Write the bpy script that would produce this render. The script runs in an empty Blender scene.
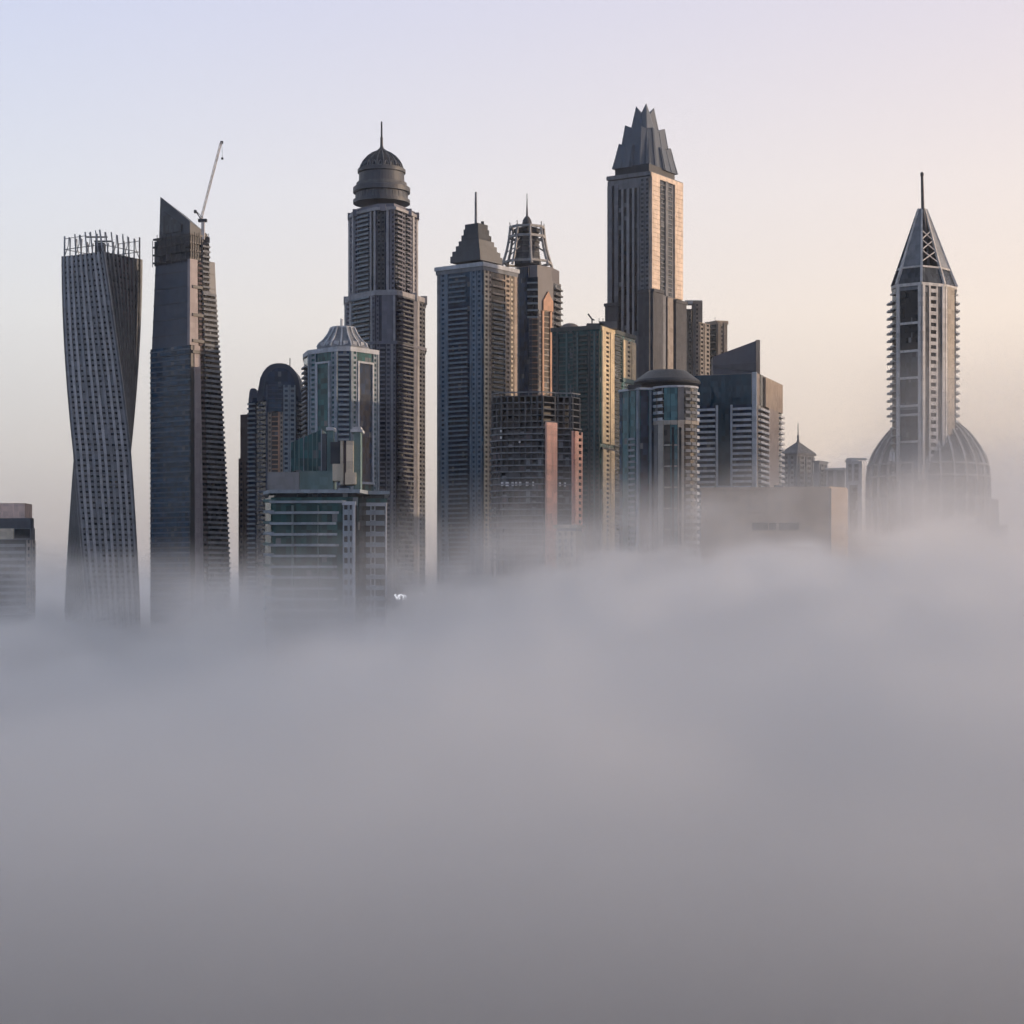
import bpy, math, random
from mathutils import Vector
random.seed(7)
S = bpy.context.scene
COL = S.collection
R = math.radians
F = 2000.0            # focal length in picture widths of 1024
ZC = 65.0             # eye height
HOR = 600.0           # row of the horizon

# ------------------------------------------------------------------ helpers
def link(o):
    COL.objects.link(o); return o

def tag(o, label=None, cat=None, group=None, kind=None):
    if label: o['label'] = label
    if cat: o['category'] = cat
    if group: o['group'] = group
    if kind: o['kind'] = kind
    return o

def k_of(px): return (px - 512.0) / F
def zpx(py, Y): return ZC + (HOR - py) * Y / F

class MB:
    """collects shapes for ONE mesh object"""
    def __init__(s): s.v = []; s.f = []; s.m = []
    def add(s, vs, fs, mi=0):
        b = len(s.v); s.v += [tuple(v) for v in vs]
        for f in fs: s.f.append(tuple(b + i for i in f)); s.m.append(mi)
        return s
    def box(s, x0, x1, y0, y1, z0, z1, mi=0):
        return s.prism([(x0, y0), (x1, y0), (x1, y1), (x0, y1)], z0, z1, mi)
    def prism(s, poly, z0, z1, mi=0, top=None):
        """poly counter-clockwise seen from above; top: another polygon for a taper"""
        n = len(poly); top = top or poly
        zs0 = z0 if isinstance(z0, (list, tuple)) else [z0] * n
        zs1 = z1 if isinstance(z1, (list, tuple)) else [z1] * n
        vs = [(p[0], p[1], zs0[i]) for i, p in enumerate(poly)] + [(p[0], p[1], zs1[i]) for i, p in enumerate(top)]
        fs = [(i, (i + 1) % n, n + (i + 1) % n, n + i) for i in range(n)]
        fs += [tuple(range(n - 1, -1, -1)), tuple(range(n, 2 * n))]
        return s.add(vs, fs, mi)
    def lathe(s, cx, cy, prof, n=32, mi=0, a0=0.0):
        vs = []; fs = []
        for r, z in prof:
            for i in range(n):
                a = a0 + 2 * math.pi * i / n
                vs.append((cx + r * math.cos(a), cy + r * math.sin(a), z))
        for j in range(len(prof) - 1):
            for i in range(n):
                k = (i + 1) % n
                fs.append((j * n + i, j * n + k, (j + 1) * n + k, (j + 1) * n + i))
        fs.append(tuple(range(n - 1, -1, -1)))
        fs.append(tuple((len(prof) - 1) * n + i for i in range(n)))
        return s.add(vs, fs, mi)
    def tube(s, pts, r, n=6, mi=0):
        rs = r if isinstance(r, (list, tuple)) else [r] * len(pts)
        pts = [Vector(p) for p in pts]; vs = []; fs = []
        for j, p in enumerate(pts):
            d = (pts[min(j + 1, len(pts) - 1)] - pts[max(j - 1, 0)]).normalized()
            u = d.cross(Vector((0, 0, 1)))
            if u.length < 1e-3: u = d.cross(Vector((1, 0, 0)))
            u.normalize(); w = u.cross(d).normalized()
            for i in range(n):
                a = 2 * math.pi * (i + .5) / n
                vs.append(p + u * (rs[j] * math.cos(a)) + w * (rs[j] * math.sin(a)))
        for j in range(len(pts) - 1):
            for i in range(n):
                k = (i + 1) % n
                fs.append((j * n + i, j * n + k, (j + 1) * n + k, (j + 1) * n + i))
        fs.append(tuple(range(n))); fs.append(tuple((len(pts) - 1) * n + i for i in range(n - 1, -1, -1)))
        return s.add(vs, fs, mi)
    def build(s, name, mats, parent=None, smooth=False):
        me = bpy.data.meshes.new(name); me.from_pydata(s.v, [], s.f)
        for m in (mats if isinstance(mats, (list, tuple)) else [mats]): me.materials.append(m)
        me.polygons.foreach_set('material_index', s.m)
        me.update()
        import bmesh
        bm = bmesh.new(); bm.from_mesh(me); bmesh.ops.recalc_face_normals(bm, faces=bm.faces); bm.to_mesh(me); bm.free()
        if smooth: me.polygons.foreach_set('use_smooth', [True] * len(me.polygons))
        o = link(bpy.data.objects.new(name, me))
        if parent is not None: o.parent = parent
        return o

# ------------------------------------------------------------------ materials
def N(nt, t, **kw):
    n = nt.nodes.new(t)
    for k, v in kw.items(): setattr(n, k, v)
    return n

def wall(name, col, rough=.85, var=.25, metal=0.0):
    """plaster, concrete, stone or metal panel: weathered in blotches and in runs down the wall, a little different at each storey"""
    m = bpy.data.materials.new(name); m.use_nodes = True; nt = m.node_tree; L = nt.links
    b = nt.nodes['Principled BSDF']
    tc = N(nt, 'ShaderNodeTexCoord')
    mp = N(nt, 'ShaderNodeMapping'); mp.inputs['Scale'].default_value = (.35, .35, .035); L.new(tc.outputs['Object'], mp.inputs[0])
    n1 = N(nt, 'ShaderNodeTexNoise'); n1.inputs['Scale'].default_value = 1; n1.inputs['Detail'].default_value = 5; L.new(mp.outputs[0], n1.inputs['Vector'])
    mp2 = N(nt, 'ShaderNodeMapping'); mp2.inputs['Scale'].default_value = (.25, .25, .27); L.new(tc.outputs['Object'], mp2.inputs[0])
    fl = N(nt, 'ShaderNodeVectorMath', operation='FLOOR'); L.new(mp2.outputs[0], fl.inputs[0])
    wn = N(nt, 'ShaderNodeTexWhiteNoise'); L.new(fl.outputs[0], wn.inputs[0])
    ad = N(nt, 'ShaderNodeMath', operation='MULTIPLY_ADD'); ad.inputs[1].default_value = .35; L.new(wn.outputs[0], ad.inputs[0]); L.new(n1.outputs[0], ad.inputs[2])
    mr = N(nt, 'ShaderNodeMapRange'); mr.inputs[1].default_value = .35; mr.inputs[2].default_value = 1.0
    mr.inputs[3].default_value = 1 - var; mr.inputs[4].default_value = 1 + var; L.new(ad.outputs[0], mr.inputs[0])
    mx = N(nt, 'ShaderNodeVectorMath', operation='SCALE'); mx.inputs[0].default_value = col; L.new(mr.outputs[0], mx.inputs['Scale'])
    L.new(mx.outputs[0], b.inputs['Base Color'])
    b.inputs['Roughness'].default_value = rough; b.inputs['Metallic'].default_value = metal
    return m

def glass(name, col, cell=(2.4, 2.4, 3.75), var=.5, rough=.16, blind=.03, ior=1.38):
    """curtain-wall glazing: each pane differs a little in tint, tilt and whether a blind is down"""
    m = bpy.data.materials.new(name); m.use_nodes = True; nt = m.node_tree; L = nt.links
    b = nt.nodes['Principled BSDF']
    tc = N(nt, 'ShaderNodeTexCoord')
    mp = N(nt, 'ShaderNodeMapping'); mp.inputs['Scale'].default_value = [1 / c for c in cell]; L.new(tc.outputs['Object'], mp.inputs[0])
    fl = N(nt, 'ShaderNodeVectorMath', operation='FLOOR'); L.new(mp.outputs[0], fl.inputs[0])
    wn = N(nt, 'ShaderNodeTexWhiteNoise'); L.new(fl.outputs[0], wn.inputs[0])
    mr = N(nt, 'ShaderNodeMapRange'); mr.inputs[3].default_value = 1 - var; mr.inputs[4].default_value = 1 + var; L.new(wn.outputs[0], mr.inputs[0])
    mx = N(nt, 'ShaderNodeVectorMath', operation='SCALE'); mx.inputs[0].default_value = col; L.new(mr.outputs[0], mx.inputs['Scale'])
    gt = N(nt, 'ShaderNodeMath', operation='GREATER_THAN'); gt.inputs[1].default_value = 1 - blind
    sp = N(nt, 'ShaderNodeSeparateColor'); L.new(wn.outputs['Color'], sp.inputs[0]); L.new(sp.outputs[1], gt.inputs[0])
    mi = N(nt, 'ShaderNodeMix', data_type='RGBA'); L.new(gt.outputs[0], mi.inputs['Factor']); L.new(mx.outputs[0], mi.inputs['A'])
    mi.inputs['B'].default_value = (.14, .145, .155, 1)
    L.new(mi.outputs['Result'], b.inputs['Base Color'])
    b.inputs['Roughness'].default_value = rough; b.inputs['IOR'].default_value = ior
    g = N(nt, 'ShaderNodeNewGeometry'); sb = N(nt, 'ShaderNodeVectorMath', operation='MULTIPLY_ADD')
    sb.inputs[1].default_value = (.05, .05, .05); L.new(wn.outputs['Color'], sb.inputs[0]); L.new(g.outputs['Normal'], sb.inputs[2])
    nn = N(nt, 'ShaderNodeVectorMath', operation='NORMALIZE'); L.new(sb.outputs[0], nn.inputs[0]); L.new(nn.outputs[0], b.inputs['Normal'])
    return m

def lamp_mat(name, col, e):
    m = bpy.data.materials.new(name); m.use_nodes = True; b = m.node_tree.nodes['Principled BSDF']
    b.inputs['Emission Color'].default_value = (*col, 1); b.inputs['Emission Strength'].default_value = e
    return m

CONC = wall('grey_concrete', (.185, .197, .215))
CONCD = wall('dark_concrete', (.068, .074, .083))
CONCM = wall('mid_concrete', (.12, .127, .139))
PANEL = wall('grey_metal_panel', (.235, .25, .27), .5)
SLATE = wall('slate_cladding', (.058, .066, .08), .5)
CHAR = wall('charcoal_cladding', (.03, .033, .04), .5)
CREAM = wall('cream_render', (.52, .45, .35))
TAN = wall('tan_render', (.34, .28, .23))
BROWN = wall('brown_render', (.115, .088, .092))
SUNREFL = wall('painted_sun_reflection', (.46, .25, .16), .6)  # sunrise mirrored in tower glass, painted as an orange panel colour
PINK = wall('pink_stone', (.74, .45, .36))
WHITE = wall('white_render', (.62, .62, .62))
OFFW = wall('pale_grey_render', (.43, .45, .48))
BLUEG = wall('blue_grey_render', (.24, .28, .315))
TEALW = wall('teal_grey_render', (.11, .175, .175))
STEEL = wall('dark_steel', (.06, .06, .065), .5, metal=.3)
CRANEW = wall('crane_paint', (.55, .52, .5), .5)
G_BLUE = glass('blue_glass', (.020, .055, .098))
G_NAVY = glass('navy_glass', (.012, .028, .062))
G_PALE = glass('pale_teal_glass', (.06, .145, .16), var=.3)
G_TEAL = glass('teal_glass', (.022, .092, .10))
G_GREEN = glass('green_glass', (.012, .058, .056))
G_DARK = glass('dark_glass', (.008, .010, .014), ior=1.33)
G_GREY = glass('grey_glass', (.045, .052, .062))
G_BROWN = glass('bronze_glass', (.05, .04, .035))
G_PLUM = glass('plum_glass', (.018, .021, .044))

# ------------------------------------------------------------------ a tower set out by its visible plan corners
class Tower:
    def __init__(s, name, label, cat, pts, back=None, depth=40):
        """pts: the plan corners one sees, left to right, as (column, distance)"""
        W = [(k_of(px) * Y, Y) for px, Y in pts]
        if back is None:
            if len(W) == 3: back = [(W[0][0] + W[2][0] - W[1][0], W[0][1] + W[2][1] - W[1][1])]
            else:
                e = lambda p, g: (p[0] * (p[1] + depth) / p[1] + g, p[1] + depth)
                back = [e(W[-1], -1.0), e(W[0], 1.0)]
        full = W + back
        cx = sum(p[0] for p in full) / len(full); cy = sum(p[1] for p in full) / len(full)
        s.cx, s.cy = cx, cy
        s.P = [(p[0] - cx, p[1] - cy) for p in full]; s.nf = len(W) - 1
        s.Y = min(p[1] for p in W)
        s.root = link(bpy.data.objects.new(name, None)); s.root.location = (cx, cy, 0); s.root.empty_display_size = 10
        tag(s.root, label, cat)
    def z(s, py): return zpx(py, s.Y)
    def zc(s, py): return zpx(py, s.cy)          # for what stands on the middle of the roof
    def face(s, i):
        a, b = s.P[i], s.P[i + 1]
        L = math.hypot(b[0] - a[0], b[1] - a[1]); d = ((b[0] - a[0]) / L, (b[1] - a[1]) / L)
        return a, d, (d[1], -d[0]), L
    def s_of(s, i, px):
        a, d, n, L = s.face(i); k = k_of(px); X0, Y0 = a[0] + s.cx, a[1] + s.cy
        return (k * Y0 - X0) / (d[0] - k * d[1])
    def at(s, px, dist):                       # a column at a distance -> local plan point
        return (k_of(px) * dist - s.cx, dist - s.cy)
    def fb(s, mb, i, s0, s1, z0, z1, d0, d1, mi=0):
        a, d, n, L = s.face(i)
        q = lambda t, o: (a[0] + d[0] * t + n[0] * o, a[1] + d[1] * t + n[1] * o)
        return mb.prism([q(s0, d1), q(s1, d1), q(s1, d0), q(s0, d0)], z0, z1, mi)
    def body(s, z0, z1, mat, name='tower_body', grow=0.0, **k):
        return MB().prism(s.grown(grow), z0, z1, **k).build(name, mat, s.root)
    def grown(s, g):
        cx = sum(p[0] for p in s.P) / len(s.P); cy = sum(p[1] for p in s.P) / len(s.P); out = []
        n = len(s.P)
        for i in range(n):
            p0, p, p1 = s.P[i - 1], s.P[i], s.P[(i + 1) % n]
            def nrm(a, b):
                L = math.hypot(b[0] - a[0], b[1] - a[1]); return ((b[1] - a[1]) / L, -(b[0] - a[0]) / L)
            n0, n1 = nrm(p0, p), nrm(p, p1); m = (n0[0] + n1[0], n0[1] + n1[1]); q = (1 + n0[0] * n1[0] + n0[1] * n1[1])
            out.append((p[0] + g * m[0] / q, p[1] + g * m[1] / q))
        return out
    def cornice(s, py0, py1, g, mat, name='cornice'):
        return s.body(s.z(py1), s.z(py0), mat, name, g)
    def strip(s, i, kind, a, b, z0, z1, fl, wm, gm, px=True, dep=1.0):
        """one vertical strip of a face, between two columns"""
        if px: a, b = s.s_of(i, a), s.s_of(i, b)
        n = max(1, int(round((z1 - z0) / fl))); h = (z1 - z0) / n
        if kind == 'p':                          # pier
            return s.fb(MB(), i, a, b, z0, z1, -.2, 1.3 * dep).build('pier', wm, s.root)
        if kind == 'j':                          # stone pier with a joint at each storey
            m = MB(); s.fb(m, i, a, b, z0, z1, -.2, 1.0 * dep)
            for k in range(n): s.fb(m, i, a, b, z0 + k * h + .3, z0 + (k + 1) * h, .9 * dep, 1.5 * dep)
            return m.build('pier', wm, s.root)
        if kind == 'd':                          # sheer glass
            return s.fb(MB(), i, a, b, z0, z1, -.2, .45 * dep).build('glass_panel', gm, s.root)
        if kind == 'g':                          # glass with slim floor bands
            m = MB(); s.fb(m, i, a, b, z0, z1, -.2, .25 * dep)
            for k in range(n + 1): s.fb(m, i, a, b, z0 + k * h - .45, z0 + k * h + .45, 0, .7 * dep, 1)
            return m.build('window_strip', [gm, wm], s.root)
        if kind == 'w':                          # wall with a window at each storey
            m = MB(); s.fb(m, i, a, b, z0, z1, -.2, .12)
            for k in range(n): s.fb(m, i, a, b, z0 + k * h, z0 + k * h + h * .48, 0, .8 * dep, 1)
            j = (b - a) * .2
            s.fb(m, i, a, a + j, z0, z1, 0, .83 * dep, 1); s.fb(m, i, b - j, b, z0, z1, 0, .83 * dep, 1)
            return m.build('window_column', [gm, wm], s.root)
        if kind == 'b':                          # stack of balconies
            m = MB(); s.fb(m, i, a, b, z0, z1, -.2, .1)
            for k in range(n):
                s.fb(m, i, a, b, z0 + k * h, z0 + k * h + .35, 0, 2.2 * dep, 1)
                s.fb(m, i, a, b, z0 + k * h + .35, z0 + k * h + 1.35, 1.9 * dep, 2.2 * dep, 1)
            return m.build('balcony_stack', [gm, wm], s.root)
        if kind == 'B':                          # each balcony a part
            s.fb(MB(), i, a, b, z0, z1, -.2, .1).build('window_wall', gm, s.root)
            for k in range(n):
                m = MB()
                s.fb(m, i, a, b, z0 + k * h, z0 + k * h + .4, .11, 2.4 * dep)
                s.fb(m, i, a, b, z0 + k * h + .4, z0 + k * h + h * .42, 2.05 * dep, 2.4 * dep)
                m.build('balcony', wm, s.root)
    def strips(s, i, z0, z1, fl, specs, wm, gm):
        for t in specs:
            kind, a, b = t[:3]; w = t[3] if len(t) > 3 and t[3] else wm; g = t[4] if len(t) > 4 and t[4] else gm
            s.strip(i, kind, a, b, z0, z1, fl, w, g)
    def slabs(s, py_list, g, th, mat, name='floor_slab', each=True):
        for py in py_list: s.body(s.z(py) - th, s.z(py), mat, name, g)

def corner(xl, xc, xr, Y, a):
    """plan corners of a right-angled tower whose near edge is at column xc; a = how far its left face turns from the camera"""
    ca, sa = math.cos(R(a)), math.sin(R(a)); X0, Y0 = k_of(xc) * Y, Y
    k = k_of(xl); ux, uy = -ca, sa; wl = (k * Y0 - X0) / (ux - k * uy)
    k = k_of(xr); vx, vy = sa, ca; wr = (k * Y0 - X0) / (vx - k * vy)
    return [(xl, Y0 + wl * uy), (xc, Y), (xr, Y0 + wr * vy)]

def fpx(Y, px): return px * Y / F      # storey height from its height in the picture

# ================================================================== 1  low block at the far left
def low_left():
    Y = 1450
    T = Tower('apartment_block', 'low grey apartment block with stacked balconies and tan rooftop box, left of the twisted tower', 'building', corner(-40, 31, 35, Y, 12))
    z = T.z; T.body(0, z(528), CONCM)
    T.cornice(518, 528, -.6, SLATE, 'roof_band')
    T.strip(0, 'p', -40, 14, z(539), z(528.4), 4, CREAM, G_DARK)
    T.strip(0, 'd', 15, 30, z(538), z(529), 4, CREAM, G_DARK)
    T.strip(0, 'B', -40, 26, z(622), z(540), fpx(Y, 6.6), CONC, G_DARK)
    T.strip(0, 'w', 27, 31, z(622), z(540), fpx(Y, 6.6), TAN, G_DARK)
    T.strips(1, z(622), z(540), fpx(Y, 6.6), [('w', 31.5, 34.6, TAN)], CONC, G_DARK)
    x1, y1 = T.at(25, Y + 9); x0, _ = T.at(-38, Y + 9)
    MB().box(x0, x1, y1, y1 + 22, z(518), z(502.5)).build('rooftop_box', wall('pinkish_tan', (.70, .52, .44)), T.root)
low_left()

# ================================================================== 2  twisted tower
def twisted():
    Y0 = 1500.0; u = Y0 / F; cx = k_of(102.2) * (Y0 + 20); cy = Y0 + 20
    root = link(bpy.data.objects.new('twisted_tower', None)); root.location = (cx, cy, 0)
    tag(root, 'grey tower that twists as it rises, with slanting ribs and an open post crown', 'skyscraper')
    w = 53.5 * u
    view = math.atan2(cx, cy)
    def ang(z):
        py = HOR - (z - ZC) * F / cy
        t = (455 - py) / 205.0
        return -view + (-R(45) * t if t > 0 else -R(45) * t * .70)
    def q(face, s, o, z):                       # point on a face: s in -.5..5, o outwards
        a = ang(z) + face * math.pi / 2; x, y = s * w, -w / 2 - o
        return (x * math.cos(a) - y * math.sin(a), x * math.sin(a) + y * math.cos(a), z)
    zt = zpx(258, cy); fl = fpx(cy, 5.2); nz = int(zt / fl); zs = [zt * i / nz for i in range(nz + 1)]
    # core
    m = MB(); vs = []; fs = []
    for zz in zs:
        vs += [q(f, -.5, 0, zz) for f in range(4)]
    for j in range(nz):
        for f in range(4):
            g = (f + 1) % 4; fs.append((j * 4 + f, j * 4 + g, j * 4 + 4 + g, j * 4 + 4 + f))
    fs.append((nz * 4, nz * 4 + 1, nz * 4 + 2, nz * 4 + 3)); m.add(vs, fs)
    m.build('tower_body', G_DARK, root)
    def ribbon(mb, f, s0, s1, d0, d1, za, zb, mi=0):
        vs = [q(f, s0, d0, za), q(f, s1, d0, za), q(f, s1, d1, za), q(f, s0, d1, za),
              q(f, s0, d0, zb), q(f, s1, d0, zb), q(f, s1, d1, zb), q(f, s0, d1, zb)]
        mb.add(vs, [(0, 1, 2, 3), (4, 7, 6, 5), (0, 4, 5, 1), (1, 5, 6, 2), (2, 6, 7, 3), (3, 7, 4, 0)], mi)
    nb = 9; RIB = wall('rib_panel', (.36, .365, .38), .5)
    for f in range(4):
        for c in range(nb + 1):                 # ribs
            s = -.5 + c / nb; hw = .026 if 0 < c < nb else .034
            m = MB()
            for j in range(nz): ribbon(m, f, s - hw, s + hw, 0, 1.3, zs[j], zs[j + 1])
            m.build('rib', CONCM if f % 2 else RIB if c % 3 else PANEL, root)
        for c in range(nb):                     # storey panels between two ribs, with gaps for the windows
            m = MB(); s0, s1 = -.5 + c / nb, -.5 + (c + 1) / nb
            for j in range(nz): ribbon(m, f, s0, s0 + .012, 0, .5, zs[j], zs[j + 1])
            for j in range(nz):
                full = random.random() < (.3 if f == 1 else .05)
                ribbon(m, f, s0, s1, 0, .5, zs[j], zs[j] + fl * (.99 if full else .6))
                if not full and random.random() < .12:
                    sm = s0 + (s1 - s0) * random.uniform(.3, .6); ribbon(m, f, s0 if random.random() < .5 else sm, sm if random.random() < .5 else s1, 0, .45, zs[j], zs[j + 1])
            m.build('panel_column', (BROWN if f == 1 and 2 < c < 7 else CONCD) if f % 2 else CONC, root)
    # crown: posts round the roof edge, two rails, lift core with a small hoist
    zc0, zc1 = zt, zpx(236, cy)
    for f in range(4):
        for c in range(7):
            s = -.5 + c / 7; t = zc1 - random.uniform(0, 2.5)
            m = MB(); m.tube([q(f, s, -.6, zc0 - 1), q(f, s, -.6, t)], .55 if c else .9, 4)
            if c % 2 == 0 and c < 6: m.tube([q(f, s, -.6, zc0), q(f, s + .1, -.6, zc0 + 8), q(f, s + .12, -.6, t - 1)], .32, 4)
            m.build('crown_post', CONC if c % 2 else PANEL, root)
        m = MB(); m.tube([q(f, -.5, -.6, zc0 + 5.5), q(f, .5, -.6, zc0 + 5.5)], .35, 4)
        if f in (0, 2): m.tube([q(f, -.5, -.6, zc1 - 3), q(f, .1, -.6, zc1 - 3)], .3, 4)
        m.build('crown_rail', CONC, root)
    m = MB(); m.box(-4.5, 2, -5, 4, zc0 - 1, zc0 + 11); m.build('lift_core', CONCD, root)
    m = MB(); m.box(-5, -3.5, -.7, .7, zc0 + 10, zc1 + 1.5); m.box(-12, 4, -.6, .6, zc1 - 1.3, zc1 - .3); m.box(-6, 8, -.6, .6, zc0 + 12.2, zc0 + 13.2)
    m.build('hoist', STEEL, root)
twisted()

# ================================================================== 3  pointed tower under construction + its crane
def pointed():
    Y = 1480
    pts = corner(150.5, 190, 231, Y, 38)
    T = Tower('pointed_tower', 'dark unfinished tower tapering to a slanted pointed top, with a crane on its roof', 'skyscraper', pts)
    z = T.z
    a0 = T.P[0]; a1 = T.P[1]; a2 = T.P[2]; a3 = T.P[3]
    def plan(py):                               # right side leans in with height
        t = min(1, max(0, (640 - py) / 350.0)); e = .40 * t ** 1.5
        b2 = (a2[0] + (a1[0] - a2[0]) * e, a2[1] + (a1[1] - a2[1]) * e)
        b3 = (a3[0] + (a0[0] - a3[0]) * e, a3[1] + (a0[1] - a3[1]) * e)
        return [a0, a1, b2, b3]
    def shrink(P, l):                           # pull the left side in
        f = lambda p, q: (p[0] + (q[0] - p[0]) * l, p[1] + (q[1] - p[1]) * l)
        return [f(P[0], P[1]), P[1], P[2], f(P[3], P[2])]
    lv = [(700, 0), (560, 0), (450, 0), (345, 0)]
    m = MB()
    for (p0, _), (p1, _) in zip(lv, lv[1:]):
        m.prism(plan(p0), 0 if p0 == 700 else z(p0), z(p1), top=plan(p1))
    m.build('lower_shaft', G_BLUE, T.root)
    m = MB(); m.prism(shrink(plan(345), .035), z(345), z(258), top=shrink(plan(258), .13)); m.build('upper_shaft', wall('blue_grey_cladding', (.062, .078, .108), .45, .12), T.root)
    for p in (334, 318, 302, 286, 271):          # panel joints round the smooth upper shaft
        t = (345 - p) / 87.0; G = shrink(plan(p), .035 + .095 * t); cx = sum(q_[0] for q_ in G) / 4; cy = sum(q_[1] for q_ in G) / 4
        MB().prism([(cx + (q_[0] - cx) * 1.012, cy + (q_[1] - cy) * 1.012) for q_ in G], z(p), z(p) + .8).build('panel_joint', SLATE, T.root)
    # floor slabs, one part each
    BLUES = wall('blue_slate', (.10, .125, .16), .5); n = 0; py = 640
    while py > 347:
        P = plan(py); cx = sum(p[0] for p in P) / 4; cy = sum(p[1] for p in P) / 4
        G = [(cx + (p[0] - cx) * 1.022, cy + (p[1] - cy) * 1.022) for p in P]
        MB().prism(G, z(py), z(py) + 1.1).build('floor_slab', BLUES if n % 2 else SLATE, T.root); py -= 5.1; n += 1
    # strips on the right face follow its taper
    def rstrip(f0, f1, p0, p1, mat, name, o=1.2, fl=0, gm=None):
        def q(py, t, d):
            P = plan(py); x = P[1][0] + (P[2][0] - P[1][0]) * t; y = P[1][1] + (P[2][1] - P[1][1]) * t
            _, _, nn, _ = T.face(1); return (x + nn[0] * d, y + nn[1] * d)
        m = MB(); py = p0; st = 5.1
        while py > p1:
            e = max(p1, py - st)
            if fl:
                m.prism([q(py, f0, o * .4), q(py, f1, o * .4), q(py, f1, -1), q(py, f0, -1)], z(py), z(e), 1, top=[q(e, f0, o * .4), q(e, f1, o * .4), q(e, f1, -1), q(e, f0, -1)])
                m.prism([q(py, f0, o), q(py, f1, o), q(py, f1, 0), q(py, f0, 0)], z(py), z(py) + fl)
            else:
                m.prism([q(py, f0, o), q(py, f1, o), q(py, f1, -1), q(py, f0, -1)], z(py), z(e), 0, top=[q(e, f0, o), q(e, f1, o), q(e, f1, -1), q(e, f0, -1)])
            py = e
        return m.build(name, [mat, gm or G_DARK], T.root)
    mauve = wall('mauve_panel', (.30, .26, .265), .6)
    rstrip(.00, .10, 640, 262, CHAR, 'corner_strip', 1.0)
    rstrip(.10, .30, 640, 345, mauve, 'pale_strip', 1.6)
    rstrip(-.06, .24, 345, 259, mauve, 'pale_strip', 1.7)
    rstrip(.30, .44, 640, 262, BROWN, 'hoist_shaft', 1.0, 1.6)
    rstrip(.44, .97, 640, 292, CONC, 'balcony_stack', 2.6, 1.7)
    rstrip(.44, .74, 291, 240, CONC, 'balcony_stack', 2.2, 1.5)
    for p in (285, 313, 339, 350):
        rstrip(.02, .42, p + 3, p, CHAR, 'work_platform', 2.6)
    # crown
    P = shrink(plan(258), .10); Q = [P[0], (P[1][0], P[1][1]), (P[1][0] + (P[2][0] - P[1][0]) * .70, P[1][1] + (P[2][1] - P[1][1]) * .70), (P[3][0] + (P[2][0] - P[3][0]) * .2, P[3][1] + (P[2][1] - P[3][1]) * .2)]
    MB().prism(Q, z(261), z(236)).build('crown_base', CHAR, T.root)
    m = MB()
    for py in (259, 251, 243, 235): m.prism([(p[0] * 1.04, p[1] * 1.04) for p in Q], z(py), z(py) + 1.4)
    for i in range(3):
        for k in range(9):
            t = k / 8; x = Q[i][0] + (Q[i + 1][0] - Q[i][0]) * t; y = Q[i][1] + (Q[i + 1][1] - Q[i][1]) * t
            m.tube([(x * 1.05, y * 1.05, z(262)), (x * 1.05, y * 1.05, z(233 - random.uniform(-3, 4)))], .3, 4)
    for k in range(7):
        i = k % 3; t = random.random(); x = Q[i][0] + (Q[i + 1][0] - Q[i][0]) * t; y = Q[i][1] + (Q[i + 1][1] - Q[i][1]) * t; h = z(random.uniform(238, 258))
        m.box(x * 1.05 - 1.6, x * 1.05 + 1.6, y * 1.05 - 1, y * 1.05 + 1, h, h + random.uniform(2, 5))
    m.build('scaffold', STEEL, T.root)
    # slanted sail wall: high at the left end, dropping to the right
    zl, zr = T.zc(199), z(231)
    b = shrink(plan(258), .22); A, Bq, Cq = b[0], b[1], Q[2]
    MB().prism([A, Bq, Q[2], Q[3]], [z(236)] * 4, [zl, z(221), zr, T.zc(214)], top=[(A[0] * .96, A[1] * .96), (Bq[0] * .98, Bq[1] * .98), Q[2], Q[3]]).build('slanted_top', SLATE, T.root)
    _, d, nn, L = T.face(0)
    s0 = T.s_of(0, 164); s1 = T.s_of(0, 182)
    a, d, nn, L = T.face(0)
    q = lambda s, o: (a[0] + d[0] * s + nn[0] * o, a[1] + d[1] * s + nn[1] * o)
    MB().prism([q(s0, .7), q(s1, .7), q(s1, -1), q(s0, -1)], z(230), [z(207), z(223), z(223), z(207)]).build('glass_triangle', G_GREY, T.root)
    # crane, a thing of its own on the roof
    cxp, cyp = T.at(203, Y + 10); base = Vector((T.cx + cxp, T.cy + cyp, z(229)))
    cr = link(bpy.data.objects.new('tower_crane', None)); cr.location = base
    tag(cr, 'thin pale luffing crane with its jib raised steeply, standing on the pointed tower', 'crane')
    u = Y / F
    MB().box(-1.2, 1.2, -1.2, 1.2, -6, 9.5 * u).build('mast', CRANEW, cr)
    MB().box(-3.5, 3.0, -1.6, 1.6, 9.5 * u, 12.5 * u).build('cab', STEEL, cr)
    tip = Vector((18.5 * u, 2, 90 * u)); foot = Vector((-1.5 * u, 0, 11 * u))
    m = MB(); pts = [foot.lerp(tip, i / 15) for i in range(16)]
    off = [Vector((0, -1, .2)), Vector((0, 1, .2)), Vector((-1.5, 0, -.2))]
    for o in off: m.tube([p + o for p in pts], .28, 4)
    for i in range(15):
        for k in range(3): m.tube([pts[i] + off[k], pts[i + 1] + off[(k + 1) % 3]], .2, 4)
    m.build('jib', CRANEW, cr)
    m = MB(); m.tube([(-2 * u, 0, 12 * u), (-7.5 * u, 0, 21 * u)], .55, 4); m.tube([(-7.5 * u, 0, 21 * u), (0, 0, 14 * u)], .3, 4); m.build('counter_jib', STEEL, cr)
    MB().box(-9.0 * u, -6.5 * u, -1.2, 1.2, 18.5 * u, 21.5 * u).build('counterweight', STEEL, cr)
    MB().tube([tip + Vector((0, 0, -.3)), tip + Vector((.5, 0, -15 * u))], .15, 4).build('hoist_rope', STEEL, cr)
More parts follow.
